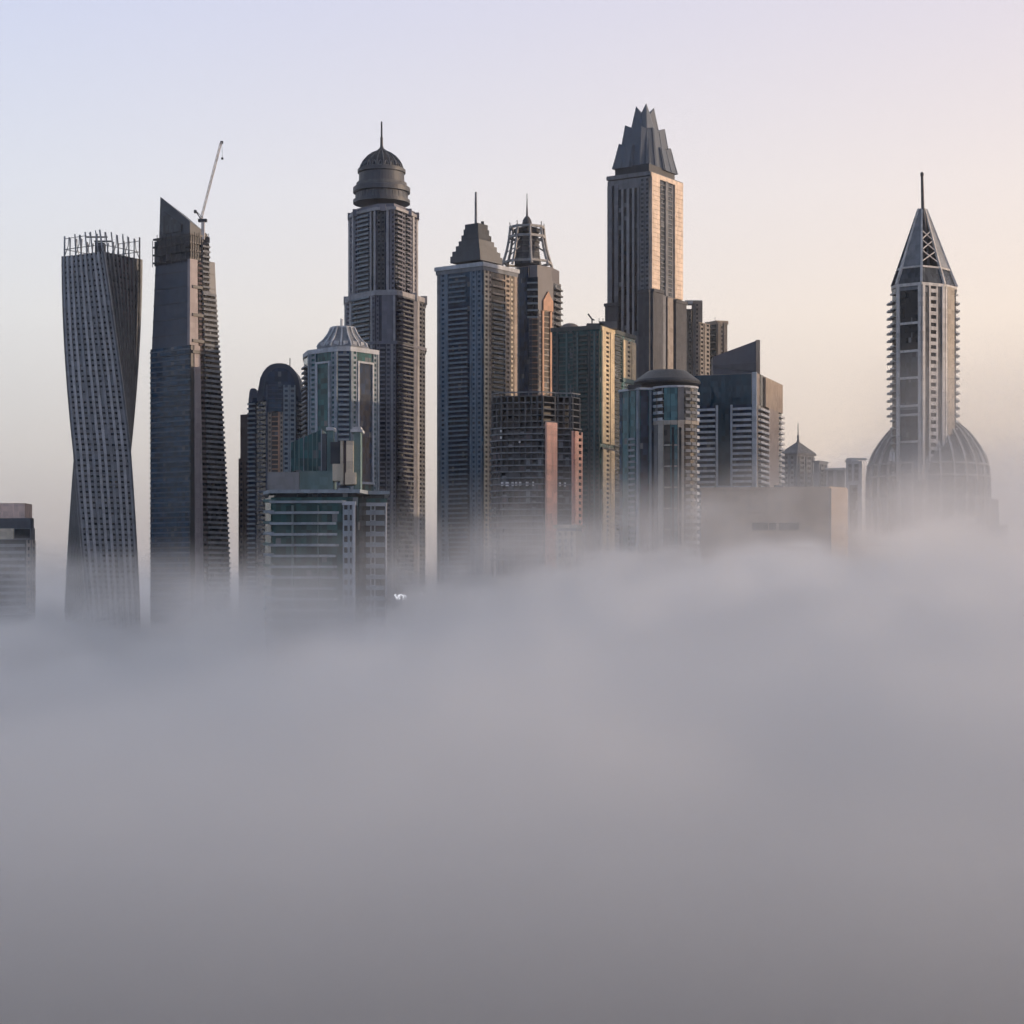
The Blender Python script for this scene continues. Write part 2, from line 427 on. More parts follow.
    MB().box(tip.x - .4, tip.x + 1.2, 1.4, 2.6, 73 * u, 75 * u).build('hook_block', STEEL, cr)
    MB().box(tip.x - 1, tip.x + 1, 1, 3, 89 * u, 91.5 * u).build('jib_head', STEEL, cr)
pointed()

# ================================================================== 4  brown block, 5  arched blue tower
def brown_and_arch():
    Y = 1560
    T = Tower('brown_block', 'narrow brown apartment block pressed against the left of the round topped blue tower', 'building', corner(238.5, 250, 264, Y, 30))
    z = T.z; T.body(0, z(458), BROWN); T.cornice(414, 458, -1.0, BROWN, 'upper_storeys')
    T.strips(0, z(650), z(462), fpx(Y, 5.2), [('w', 239.5, 244, BROWN), ('w', 245.5, 249.5, BROWN)], BROWN, G_PLUM)
    T.strips(1, z(650), z(418), fpx(Y, 5.2), [('w', 250.5, 256, BROWN), ('w', 257, 263, BROWN)], BROWN, G_PLUM)
    Y = 1500
    BLUEC = wall('navy_cladding', (.045, .06, .095), .5)
    T = Tower('arched_tower', 'dark blue glass tower with a rounded arched top and orange sunrise reflection coloured into its centre bay', 'skyscraper', [(248.5, Y + 18), (257, Y + 14), (266, Y), (296, Y), (304.5, Y + 16)], depth=32)
    z = T.z; fl = fpx(Y, 4.8)
    T.body(0, z(396), G_NAVY)
    # left shoulder and arch: an arched profile pulled back through the tower
    def arch(x0, x1, y0, y1, zb, zt, n=14, pw=2.6):
        prof = []
        for i in range(n + 1):
            t = -1 + 2 * i / n; prof.append(((x0 + x1) / 2 + t * (x1 - x0) / 2, zb + (zt - zb) * (1 - abs(t) ** pw) ** .55))
        prof = [(x0, z(400))] + prof + [(x1, z(400))]
        k = len(prof); vs = [(x, y0, zz) for x, zz in prof] + [(x, y1, zz) for x, zz in prof]
        fs = [tuple(range(k)), tuple(range(2 * k - 1, k - 1, -1))] + [(i, i + 1, k + i + 1, k + i) for i in range(k - 1)] + [(k - 1, 0, k, 2 * k - 1)]
        return MB().add(vs, fs)
    xa, ya = T.at(257, Y + 4); xb, _ = T.at(301.5, Y + 4)
    arch(xa, xb, ya, ya + 30, z(395), z(362.5)).build('arched_roof', wall('blue_cladding', (.03, .042, .07), .45, .15), T.root)
    xc, yc = T.at(264, Y - .5); xd, _ = T.at(296, Y - .5)
    arch(xc, xd, yc, yc + 20, z(392), z(368)).build('arched_window', G_NAVY, T.root)
    xe, ye = T.at(248.5, Y + 16); xf, _ = T.at(258, Y + 16)
    arch(xe, xf, ye, ye + 18, z(400), z(386), pw=4).build('side_shoulder', BLUEC, T.root)
    xg, yg = T.at(300, Y + 14); xh, _ = T.at(306.5, Y + 14)
    arch(xg, xh, yg, yg + 18, z(402), z(388), pw=4).build('side_shoulder', CHAR, T.root)
    MB().tube([(*T.at(290, Y + 12), z(366)), (*T.at(290, Y + 12), z(356))], .35, 5).build('aerial', STEEL, T.root)
    T.strips(0, z(650), z(398), fl, [('b', 249, 256.5, BLUEG, G_NAVY)], BLUEC, G_NAVY)
    T.strips(1, z(650), z(396), fl, [('d', 257, 260, None, G_NAVY), ('b', 260.5, 265.5, BLUEC, G_NAVY)], BLUEC, G_NAVY)
    zz = z(412)
    T.strips(2, z(650), z(385), fl, [('p', 266.2, 267.6, BLUEC), ('w', 283.5, 289, BLUEG), ('w', 289.5, 295.5, BLUEG)], BROWN, G_NAVY)
    T.strips(2, zz, z(385), fl, [('g', 268.5, 282.5, BLUEC, G_BLUE)], BLUEC, G_BLUE)
    T.strips(2, z(650), zz, fl, [('w', 268, 271.5, TAN, G_BROWN), ('g', 272, 278, SUNREFL, G_BROWN), ('p', 278.2, 279.8, SUNREFL), ('w', 280, 283, TAN, G_BROWN)], BROWN, G_BROWN)  # orange and tan bay: reflected sunrise put into the panel colours
    T.strips(3, z(650), z(400), fl, [('b', 296.8, 304, CONC, G_NAVY)], BLUEC, G_NAVY)
brown_and_arch()

# ================================================================== 6  green blue tower with ribbed pyramid roof
def pyramid():
    Y = 1400; fl = fpx(Y, 5.0)
    T = Tower('pyramid_roof_tower', 'blue green tower with pale window frames under a flared ribbed pyramid roof', 'skyscraper', [(304, Y + 44), (309, Y + 21), (338, Y), (350, Y), (378, Y + 22)], depth=40)
    z = T.z; T.body(0, z(350), G_TEAL); T.cornice(346.5, 351, .9, OFFW)
    T.strips(0, z(560), z(358), fl, [('b', 304.3, 308.6, CONC, G_DARK)], CONC, G_DARK)
    T.strips(1, z(560), z(351), fl, [('p', 309, 310.6), ('w', 311, 316.6), ('w', 331.8, 335.6), ('p', 336, 338)], BLUEG, G_TEAL)
    T.strips(2, z(560), z(351), fl, [('b', 338.6, 349.4, BLUEG, G_NAVY)], BLUEG, G_NAVY)
    T.strips(3, z(560), z(351), fl, [('p', 350, 351.8), ('w', 352, 356), ('w', 372.8, 376, BLUEG), ('p', 376.4, 378)], BLUEG, G_TEAL)
    for i, a, b in ((1, 317, 331), (3, 356.6, 372.6)):
        zt, zb = z(360), z(481)
        s0, s1 = T.s_of(i, a), T.s_of(i, b)
        T.fb(MB(), i, s0 + 1.5, s1 - 1.5, zb, zt - 1.4, -.2, .5).build('tall_window', G_NAVY if i == 3 else G_TEAL, T.root)
        m = MB()
        T.fb(m, i, s0, s0 + 1.5, zb, zt, 0, 1.6); T.fb(m, i, s1 - 1.5, s1, zb, zt, 0, 1.6)
        T.fb(m, i, s0 + 1.5, s1 - 1.5, zt - 1.4, zt, 0, 1.58); T.fb(m, i, s0 - .5, s1 + .5, zb - 1.6, zb, 0, 1.9)
        m.build('window_frame', OFFW, T.root)
    # roof: a flared octagonal pyramid with ribs and a row of dormers
    cx, cy = T.at(343, Y + 24); u = Y / F
    prof = [(27.5 * u, z(347)), (27.5 * u, z(344.5)), (25.5 * u, z(341)), (20 * u, z(336)), (15.5 * u, z(330)), (13.4 * u, z(325)), (12.5 * u, z(324))]
    MB().lathe(cx, cy, prof, 8, a0=R(22.5)).build('pyramid_roof', CONC, T.root)
    for i in range(16):
        a = R(22.5) * i; sc = 1.0 if i % 2 else math.cos(R(22.5))
        MB().tube([(cx + r * sc * math.cos(a), cy + r * sc * math.sin(a), zz + .3) for r, zz in prof[1:]], .75, 4).build('roof_rib', OFFW, T.root)
    for i in range(16):
        a = R(22.5) * (i + .5); r = 25 * u
        c, s_ = math.cos(a), math.sin(a); w = 1.6
        MB().prism([(cx + r * c - w * s_, cy + r * s_ + w * c), (cx + (r - 6) * c - w * s_, cy + (r - 6) * s_ + w * c), (cx + (r - 6) * c + w * s_, cy + (r - 6) * s_ - w * c), (cx + r * c + w * s_, cy + r * s_ - w * c)], z(344), z(339.5)).build('dormer', OFFW, T.root)
    MB().lathe(cx, cy, [(12.3 * u, z(325)), (12.3 * u, z(322.5)), (9 * u, z(322))], 8, a0=R(22.5)).build('roof_cap', OFFW, T.root)
    MB().tube([(cx - 1, cy, z(323)), (cx - 1, cy, z(314))], .9, 5).build('mast', OFFW, T.root)
pyramid()

# ================================================================== 7  teal stepped building in front
def stepped():
    Y = 930; fp = 10.8
    T = Tower('terraced_building', 'teal grey terraced building with pale balcony bands and a ribbed glass box on its roof', 'building', [(266, Y + 12), (272, Y), (342, Y - 3), (358, Y - 3.5), (366, Y + 9), (387, Y + 8.5)], depth=36)
    z = T.z; fl = fpx(Y, fp); u = Y / F
    T.body(0, z(497), G_GREEN)
    # roof edge bands
    T.cornice(489.5, 493, 1.3, BLUEG, 'roof_band'); T.body(z(497), z(493), G_DARK, 'attic', -1.2)
    zb = z(503) - 14 * fl
    T.strips(1, zb, z(497), fl, [('d', 272.4, 291, TEALW, G_GREEN), ('d', 294.4, 317.6, TEALW, G_GREEN), ('d', 319.4, 341, TEALW, G_GREEN)], TEALW, G_GREEN)
    T.strip(0, 'd', 266.2, 271.8, zb, z(497), fl, TEALW, G_GREEN)
    a, d, n, L = T.face(1); q = lambda t, o: (a[0] + d[0] * t + n[0] * o, a[1] + d[1] * t + n[1] * o)
    e1 = T.s_of(1, 337.5)
    for k in range(15):                          # curved balconies, a little longer and shorter from storey to storey
        zk = z(503) - k * fl; end = e1 + (4.0 if k < 1 else (0, .8, -.5)[k % 3]); m = MB(); P1 = []; P2 = []
        for j in range(25):
            u_ = j / 24; t = -.8 + (end + .8) * u_
            o = 1.5 + .75 * math.sin(math.pi * 2 * u_ + .6) ** 2 + .5 * math.sin(math.pi * u_)
            if u_ > .93: o *= 1 - ((u_ - .93) / .07) ** 2 * .75
            P1.append(q(t, o)); P2.append(q(t, o - .25))
        m.prism(P1 + [q(end, -.1), q(-.8, -.1)], zk, zk + .42)
        m.prism(P1 + P2[::-1], zk + .42, zk + 1.15)
        m.build('balcony', BLUEG, T.root)
        c = q(-1.2, -2.0); m = MB(); m.lathe(c[0], c[1], [(3.4, zk + fl * .12), (3.4, zk + fl * .12 + .4)], 20); m.lathe(c[0], c[1], [(3.3, zk + fl * .12 + .4), (3.4, zk + fl * .12 + 1.25), (3.1, zk + fl * .12 + 1.25)], 20); m.build('corner_balcony', BLUEG if k % 2 else TEALW, T.root)
    T.strips(1, zb, z(505), fl, [('p', 292, 294, TEALW), ('p', 318, 319, TEALW)], TEALW, G_GREEN)
    T.strips(2, zb, z(504), fl / 1.0, [('w', 343, 349, BLUEG, G_DARK), ('w', 349.4, 352.6, BLUEG, G_DARK), ('p', 353, 355.4, OFFW), ('d', 355.6, 357.8, None, G_DARK)], OFFW, G_DARK)
    T.strips(3, zb, z(497), fl, [('d', 358.3, 365.5, None, G_DARK)], OFFW, G_DARK)
    T.strips(4, zb, z(503), fl, [('B', 366.5, 385, BLUEG, G_DARK)], BLUEG, G_DARK)
    T.strips(4, zb, z(503), fl, [('w', 370.5, 375.5, OFFW), ('p', 385.4, 386.8, OFFW)], OFFW, G_DARK)
    T.strip(2, 'p', 342.5, 356, z(505), z(501.5), fl, OFFW, G_DARK); T.strip(4, 'p', 366.5, 387, z(505), z(501.5), fl, OFFW, G_DARK)
    # roof volumes
    def blk(name, mat, x0, x1, p0, p1, d0=4, dep=16, zt=None):
        xa, ya = T.at(x0, Y + d0); xb, _ = T.at(x1, Y + d0)
        return MB().prism([(xa, ya), (xb, ya), (xb, ya + dep), (xa, ya + dep)], z(p0), zt or z(p1)).build(name, mat, T.root)
    blk('parapet_block', CONC, 267.5, 299, 489.4, 471.5, 1, 14)
    blk('parapet_block', CONCM, 296, 301, 489.4, 469, 3, 12)
    blk('plant_room', TEALW, 299.5, 333, 489.4, 470, 2, 18)
    z1, z2 = z(441.5), z(428)
    blk('glass_box', G_TEAL, 290, 322, 470, 0, 5, 18, [z1, z2, z2, z1])
    for i in range(8):
        t = i / 7; xx, yy = T.at(290.4 + 31 * t, Y + 4.4)
        MB().box(xx - .22, xx + .22, yy - .3, yy + .2, z(470), z1 + (z2 - z1) * t + .3).build('mullion', BLUEG if i in (0, 3, 7) else TEALW, T.root)
    blk('service_post', SLATE, 322, 326.5, 489, 432, 5, 6)
    blk('stair_tower', TEALW, 327, 333, 489, 429, 4, 9); blk('stair_cap', OFFW, 326, 334, 429, 426, 3, 11)
    blk('dark_louvre', CHAR, 330.5, 340, 463, 441, 2.0, 6)
    blk('cream_base', CREAM, 332.5, 344, 480, 463, 1.8, 8)
    blk('cream_column', CREAM, 340.2, 343.2, 484, 440, .8, 7); blk('recess', BROWN, 343.4, 346, 484, 441, 2.5, 7)
    blk('cream_column', CREAM, 346.2, 353.4, 484, 440, .5, 8); blk('cream_base', CREAM, 345, 356, 484, 472, 0, 9)
    blk('stair_tower', TEALW, 353.6, 360.5, 489, 431, 2, 10); blk('stair_cap', OFFW, 350.5, 362.5, 431, 428.4, 1, 12); blk('stair_cap', OFFW, 352.5, 360.8, 428.3, 425.5, 2, 10)
stepped()

# ================================================================== 8  tall domed tower
def domed():
    Y = 1600; fl = fpx(Y, 4.6); u = Y / F
    mauve = wall('mauve_stone', (.17, .172, .205)); lt = wall('pale_mauve_stone', (.34, .335, .35))
    T = Tower('domed_tower', 'very tall grey brown tower with a ringed dome and needle spire', 'skyscraper', [(345.5, Y + 46), (353, Y + 26), (376, Y), (396, Y - 2), (412, Y + 22), (425, Y + 44)], depth=26)
    z = T.z; T.body(0, z(292), G_PLUM)
    T.cornice(290, 295, 1.6, lt, 'ledge'); T.cornice(341, 344, 1.4, mauve, 'ledge')
    T.strips(0, 0, z(292), fl, [('p', 345.8, 347.3, lt), ('w', 347.5, 350.5), ('p', 350.7, 352.5, lt)], mauve, G_PLUM)
    T.strips(1, z(660), z(292), fl, [('b', 353.5, 371, BLUEG, G_PLUM), ('p', 371.5, 373, lt), ('w', 373.2, 375.4)], mauve, G_PLUM)
    T.strips(2, z(341), z(295), fl, [('w', 376.5, 379), ('p', 382, 393, mauve), ('p', 393.4, 395.4, lt)], mauve, G_PLUM)
    T.strips(2, z(660), z(344), fl, [('w', 376.5, 380), ('b', 380.4, 385.4, mauve), ('w', 386, 391), ('p', 391.4, 393, lt), ('w', 393.2, 395.6)], mauve, G_PLUM)
    T.strips(3, z(660), z(292), fl, [('b', 396.6, 411.6, CONCM, G_PLUM)], mauve, G_PLUM)
    T.strips(4, 0, z(292), fl, [('p', 412.2, 415.5, mauve), ('p', 416, 418, lt), ('w', 418.2, 421.5, CONCM), ('w', 421.7, 424.4, CONCM)], mauve, G_PLUM)
    # upper shaft, narrower
    Yu = Y + 5
    U = Tower('tmp', None, None, [(349.5, Yu + 40), (355, Yu + 24), (377, Yu + 2), (395, Yu), (409, Yu + 22), (417, Yu + 38)], depth=22)
    bpy.data.objects.remove(U.root); U.root = T.root
    dx, dy = U.cx - T.cx, U.cy - T.cy
    U.P = [(p[0] + dx, p[1] + dy) for p in U.P]; U.cx, U.cy = T.cx, T.cy; U.Y = T.Y; z2 = T.z
    U.body(z2(294), z2(207), G_GREY if False else G_PLUM, 'upper_shaft')
    U.strips(0, z2(290), z2(208), fl, [('p', 349.7, 351.2, lt), ('w', 351.4, 353), ('p', 353.2, 354.6, lt)], mauve, G_PLUM)
    U.strips(1, z2(290), z2(208), fl, [('w', 355.5, 358.5), ('b', 359, 370, BLUEG, G_NAVY), ('p', 371, 372.4, lt), ('d', 372.6, 374.6, None, G_DARK), ('p', 374.8, 376.2, lt)], mauve, G_PLUM)
    U.strips(2, z2(290), z2(205), fl, [('w', 377.5, 381, CONCD), ('w', 381.5, 385, CONCD), ('p', 386.5, 389, lt), ('p', 390, 391.3, mauve), ('w', 391.5, 394.6)], mauve, G_DARK)
    U.strips(3, z2(290), z2(208), fl, [('b', 395.4, 401, mauve), ('w', 401.5, 404.5), ('b', 405, 408.6, mauve)], mauve, G_DARK)
    U.strips(4, z2(290), z2(208), fl, [('w', 409.2, 411), ('p', 411.4, 413.2, lt), ('w', 413.4, 415), ('p', 415.2, 416.7, lt)], mauve, G_DARK)
    U.body(z2(208), z2(205), lt, 'cornice', 1.6); U.body(z2(205), z2(201), mauve, 'attic', -1.5)
    # capitals on the corner piers
    for px, d in ((347, 45), (352, 28), (414, 26), (424, 43)):
        x, y = T.at(px, Y + d); MB().box(x - 2.6, x + 2.6, y - 2.6, y + 2.6, z(296), z(288)).build('pier_cap', lt, T.root)
    for px, d in ((350.5, 38), (355.5, 22), (409, 20), (416.5, 36), (383, 0)):
        x, y = T.at(px, Yu + d); MB().box(x - 2.2, x + 2.2, y - 2.2, y + 2.2, z(209.5), z(202.5)).build('pier_cap', mauve, T.root)
    cx, cy = T.at(381.6, Y + 34); dk = wall('dome_grey', (.062, .07, .084), .5); uu = (Y + 34) / F
    zz = lambda py: zpx(py, Y + 34)
    drum = [(28.5, 204), (28.5, 200.6), (26.4, 200.2), (25.8, 193.6), (28.6, 193.1), (28.6, 188.4), (26.8, 187.9), (26.6, 186.9), (24.8, 186.7), (24.8, 183.2), (22.9, 182.9), (22.5, 173.8), (24, 173.3), (24, 170)]
    MB().lathe(cx, cy, [(r * uu, zz(p)) for r, p in drum], 48).build('drum', dk, T.root)
    for i in range(24):
        b = 2 * math.pi * i / 24; MB().tube([(cx + 25.9 * uu * math.cos(b), cy + 25.9 * uu * math.sin(b), zz(200)), (cx + 25.5 * uu * math.cos(b), cy + 25.5 * uu * math.sin(b), zz(193.4))], .7, 4).build('drum_rib', CONCM, T.root)
    MB().lathe(cx, cy, [(25.2 * uu, zz(186.6)), (25.2 * uu, zz(183.8)), (24 * uu, zz(183.5))], 48).build('drum_ring', CONCM, T.root)
    dome = [(21.6, 169.5), (20.4, 165.5), (18.2, 161.5), (14.4, 157), (9.6, 153.4), (4.5, 151), (2.6, 149)]
    MB().lathe(cx, cy, [((r - 1.6) * uu, zz(p + .6)) for r, p in dome], 32).build('inner_dome', CHAR, T.root, True)
    for i in range(20):
        a = 2 * math.pi * (i + .5) / 20
        MB().tube([(cx + r * uu * math.cos(a), cy + r * uu * math.sin(a), zz(p)) for r, p in dome], [.95 * uu * (.4 + .6 * r / 21.6) for r, p in dome], 5).build('dome_rib', dk, T.root)
        b = 2 * math.pi * i / 20; r = 20 * uu
        MB().tube([(cx + r * math.cos(b - .1), cy + r * math.sin(b - .1), zz(169)), (cx + r * math.cos(b - .06), cy + r * math.sin(b - .06), zz(165.4)), (cx + r * .93 * math.cos(b), cy + r * .93 * math.sin(b), zz(163.6)), (cx + r * math.cos(b + .06), cy + r * math.sin(b + .06), zz(165.4)), (cx + r * math.cos(b + .1), cy + r * math.sin(b + .1), zz(169))], .45, 4).build('dome_arch', CONC, T.root)
    MB().lathe(cx, cy, [(r * uu, zz(p)) for r, p in [(21.9, 170), (21.9, 168.6), (21, 168.4)]], 32).build('dome_ring', CONCM, T.root)
    MB().lathe(cx, cy, [(r * uu, zz(p)) for r, p in [(4.6, 151.4), (2.4, 149), (1.5, 146), (1.3, 139), (1.7, 138.5), (1.0, 137), (.8, 122), (.3, 121.4)]], 10).build('spire', STEEL, T.root, True)
domed()

# ================================================================== 10  tower with stepped top
def ziggurat():
    Y = 1540; fl = fpx(Y, 4.9); u = Y / F
    pts = corner(437.5, 483, 516.5, Y, 36)
    B2 = wall('slate_blue_render', (.15, .205, .265)); T = Tower('stepped_top_tower', 'blue grey tower with cream right side, stepped grey top and thin mast', 'skyscraper', pts)
    z = T.z; T.body(0, z(262), G_BLUE); T.cornice(262, 266, 1.8, OFFW); T.cornice(266, 270, 1.0, CONC, 'cornice_neck')
    T.strips(0, 0, z(270), fl, [('p', 438, 440.5, CONC), ('w', 441, 446, B2), ('p', 470.8, 472, B2), ('w', 472.2, 476, B2), ('p', 476.2, 477.2, B2), ('w', 477.4, 482, B2)], B2, G_BLUE)
    T.strips(0, z(300), z(270), fl, [('b', 450, 467, B2, G_BLUE)], B2, G_BLUE)
    T.strips(0, 0, z(303), fl, [('b', 449, 469, B2, G_NAVY)], B2, G_NAVY)
    T.strip(0, 'p', 446.3, 448.6, 0, z(270), fl, B2, G_BLUE)
    T.strip(0, 'd', 438, 482, z(425), z(417), fl, B2, G_GREY)
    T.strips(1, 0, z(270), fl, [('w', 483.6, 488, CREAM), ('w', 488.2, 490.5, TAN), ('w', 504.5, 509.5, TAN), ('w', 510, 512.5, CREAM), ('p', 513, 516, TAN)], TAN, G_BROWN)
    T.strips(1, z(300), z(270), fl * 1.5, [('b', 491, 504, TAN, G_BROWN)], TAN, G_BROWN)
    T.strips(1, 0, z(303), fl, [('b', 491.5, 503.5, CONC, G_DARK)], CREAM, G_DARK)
    # stepped top: square tiers turned like the tower
    c = (sum(p[0] for p in T.P) / 4, sum(p[1] for p in T.P) / 4)
    def tier(f, p0, p1, mat, name='roof_tier', sh=0.0):
        P = [(c[0] + (p[0] - c[0]) * f + sh, c[1] + (p[1] - c[1]) * f) for p in T.P]
        MB().prism(P, T.zc(p0), T.zc(p1)).build(name, mat, T.root)
    for f, p0, p1 in ((.66, 264, 257.5), (.61, 257.5, 252.5), (.52, 252.5, 247), (.45, 247, 242), (.38, 242, 236), (.325, 236, 230), (.29, 230, 225)):
        tier(f, p0, p1, SLATE if f > .4 else wall('roof_grey', (.066, .072, .082)), sh=-.6)
    x, y = c
    MB().box(x + 3, x + 5.4, y - 3, y, T.zc(225), T.zc(222)).build('vent', CONCD, T.root)
    MB().tube([(x - 1, y, T.zc(225)), (x - 1, y, T.zc(205)), (x - 1, y, T.zc(192))], [1.05, .95, .8], 6).build('mast', CONC, T.root)
ziggurat()

# ================================================================== 11  tower with crown of curved struts
def strutted():
    Y = 1640; fl = fpx(Y, 5.5); u = Y / F
    T = Tower('strut_crown_tower', 'grey tower with a crown of curved pale struts, small dome and needle', 'skyscraper', [(500, Y + 42), (519, Y + 12), (529, Y + 2), (538, Y + 1), (553, Y + 14), (561, Y + 34)], depth=30)
    z = T.z; P = T.P
    g = wall('warm_grey_panel', (.145, .14, .15), .6, .1)
    T.body(0, z(278), g); T.cornice(264.5, 278.1, -1.4, g, 'shoulder')
    zt = [z(266), z(264), z(264), z(264), z(263), z(275), z(275), z(266)]
    T.strips(1, 0, z(266), fl, [('d', 519.5, 525, None, G_NAVY), ('d', 525.2, 528.8, None, G_NAVY)], g, G_NAVY)
    T.strips(0, 0, z(268), fl, [('g', 502, 518, g, G_NAVY)], g, G_NAVY)
    T.strips(2, z(318), z(277), fl * 1.25, [('b', 527.4, 538, BLUEG, G_DARK)], BLUEG, G_DARK)
    T.strips(2, 0, z(319), fl, [('g', 529.4, 532, g, G_PLUM), ('g', 532.3, 537.6, SUNREFL, G_BROWN)], g, G_PLUM)
    T.strips(3, 0, z(310), fl, [('g', 538.5, 541, g, G_PLUM), ('p', 541.4, 543, SUNREFL), ('g', 543.2, 549, TAN, G_BROWN), ('p', 549.2, 551, SUNREFL), ('w', 551.2, 552.8, g, G_PLUM)], g, G_PLUM)  # orange streaks are sunrise reflection given as panel colour
    T.strip(3, 'p', 542.5, 552.2, z(309.5), z(300), fl, SUNREFL, G_BROWN)
    a, d, n, L = T.face(3); q = lambda s, o: (a[0] + d[0] * s + n[0] * o, a[1] + d[1] * s + n[1] * o)
    s0, s1, s2 = T.s_of(3, 542.5), T.s_of(3, 552.2), T.s_of(3, 547.4)
    MB().add([(*q(s0, 1.25), z(300)), (*q(s1, 1.25), z(300)), (*q(s2, 1.25), z(290)), (*q(s0, -.1), z(300)), (*q(s1, -.1), z(300)), (*q(s2, -.1), z(290))], [(0, 1, 2), (5, 4, 3), (0, 2, 5, 3), (1, 4, 5, 2), (0, 3, 4, 1)]).build('sun_reflection_panel', SUNREFL, T.root)  # orange triangle of reflected sunrise, built as a coloured panel
    T.strips(4, 0, z(280), fl * 1.1, [('b', 553.5, 560.6, CONCM, G_DARK)], g, G_DARK)
    # crown
    cx, cy = T.at(527, Y + 26); uu = (Y + 26) / F
    MB().lathe(cx, cy, [(13.5 * uu, T.zc(266)), (12.5 * uu, T.zc(240)), (12 * uu, T.zc(236))], 8, a0=R(22.5)).build('crown_drum', CONCD, T.root)
    for p in (260, 254, 248, 243): MB().lathe(cx, cy, [(13.6 * uu, T.zc(p + .6)), (13.6 * uu, T.zc(p - .6)), (12 * uu, T.zc(p - .6))], 8, a0=R(22.5)).build('drum_band', CONCM, T.root)
    pale = wall('strut_paint', (.30, .295, .29), .6)
    for i in range(8):
        an = R(45 * i + 10); cs, sn = math.cos(an), math.sin(an)
        pr = [(25.5, 268), (22.5, 259), (20, 250), (18.2, 240), (17, 230), (17.4, 224)]
        MB().tube([(cx + r * uu * cs, cy + r * uu * sn, T.zc(p)) for r, p in pr], [1.25, 1.2, 1.1, 1.1, 1.1, .5], 5).build('curved_strut', pale, T.root)
        for r, p in ((21.0, 254), (19.0, 245)):
            MB().tube([(cx + r * uu * cs, cy + r * uu * sn, T.zc(p)), (cx + 12.5 * uu * cs, cy + 12.5 * uu * sn, T.zc(p - 5))], .55, 4).build('strut_tie', pale, T.root)
    for p, t in ((229, 1.5), (238.5, 1.6), (264, 1.4)):
        r = {229: 17.2, 238.5: 18.2, 264: 24}[p]
        m = MB(); pts = [(cx + r * uu * math.cos(R(45 * i + 10)), cy + r * uu * math.sin(R(45 * i + 10)), T.zc(p)) for i in range(9)]
        m.tube(pts, t * .9, 4); m.build('crown_ring', pale, T.root)
    MB().lathe(cx, cy, [(13 * uu, T.zc(234)), (13 * uu, T.zc(230)), (5 * uu, T.zc(228))], 8).build('crown_deck', CHAR, T.root)
    MB().lathe(cx, cy, [(r * uu, T.zc(p)) for r, p in [(4.8, 228), (4.8, 224), (4.2, 221), (2.6, 218.5), (1.2, 217)]], 16).build('small_dome', STEEL, T.root, True)
    MB().lathe(cx, cy, [(r * uu, T.zc(p)) for r, p in [(1.1, 218), (.9, 212), (.55, 205), (.35, 195), (.1, 194)]], 8).build('spire', STEEL, T.root)
strutted()

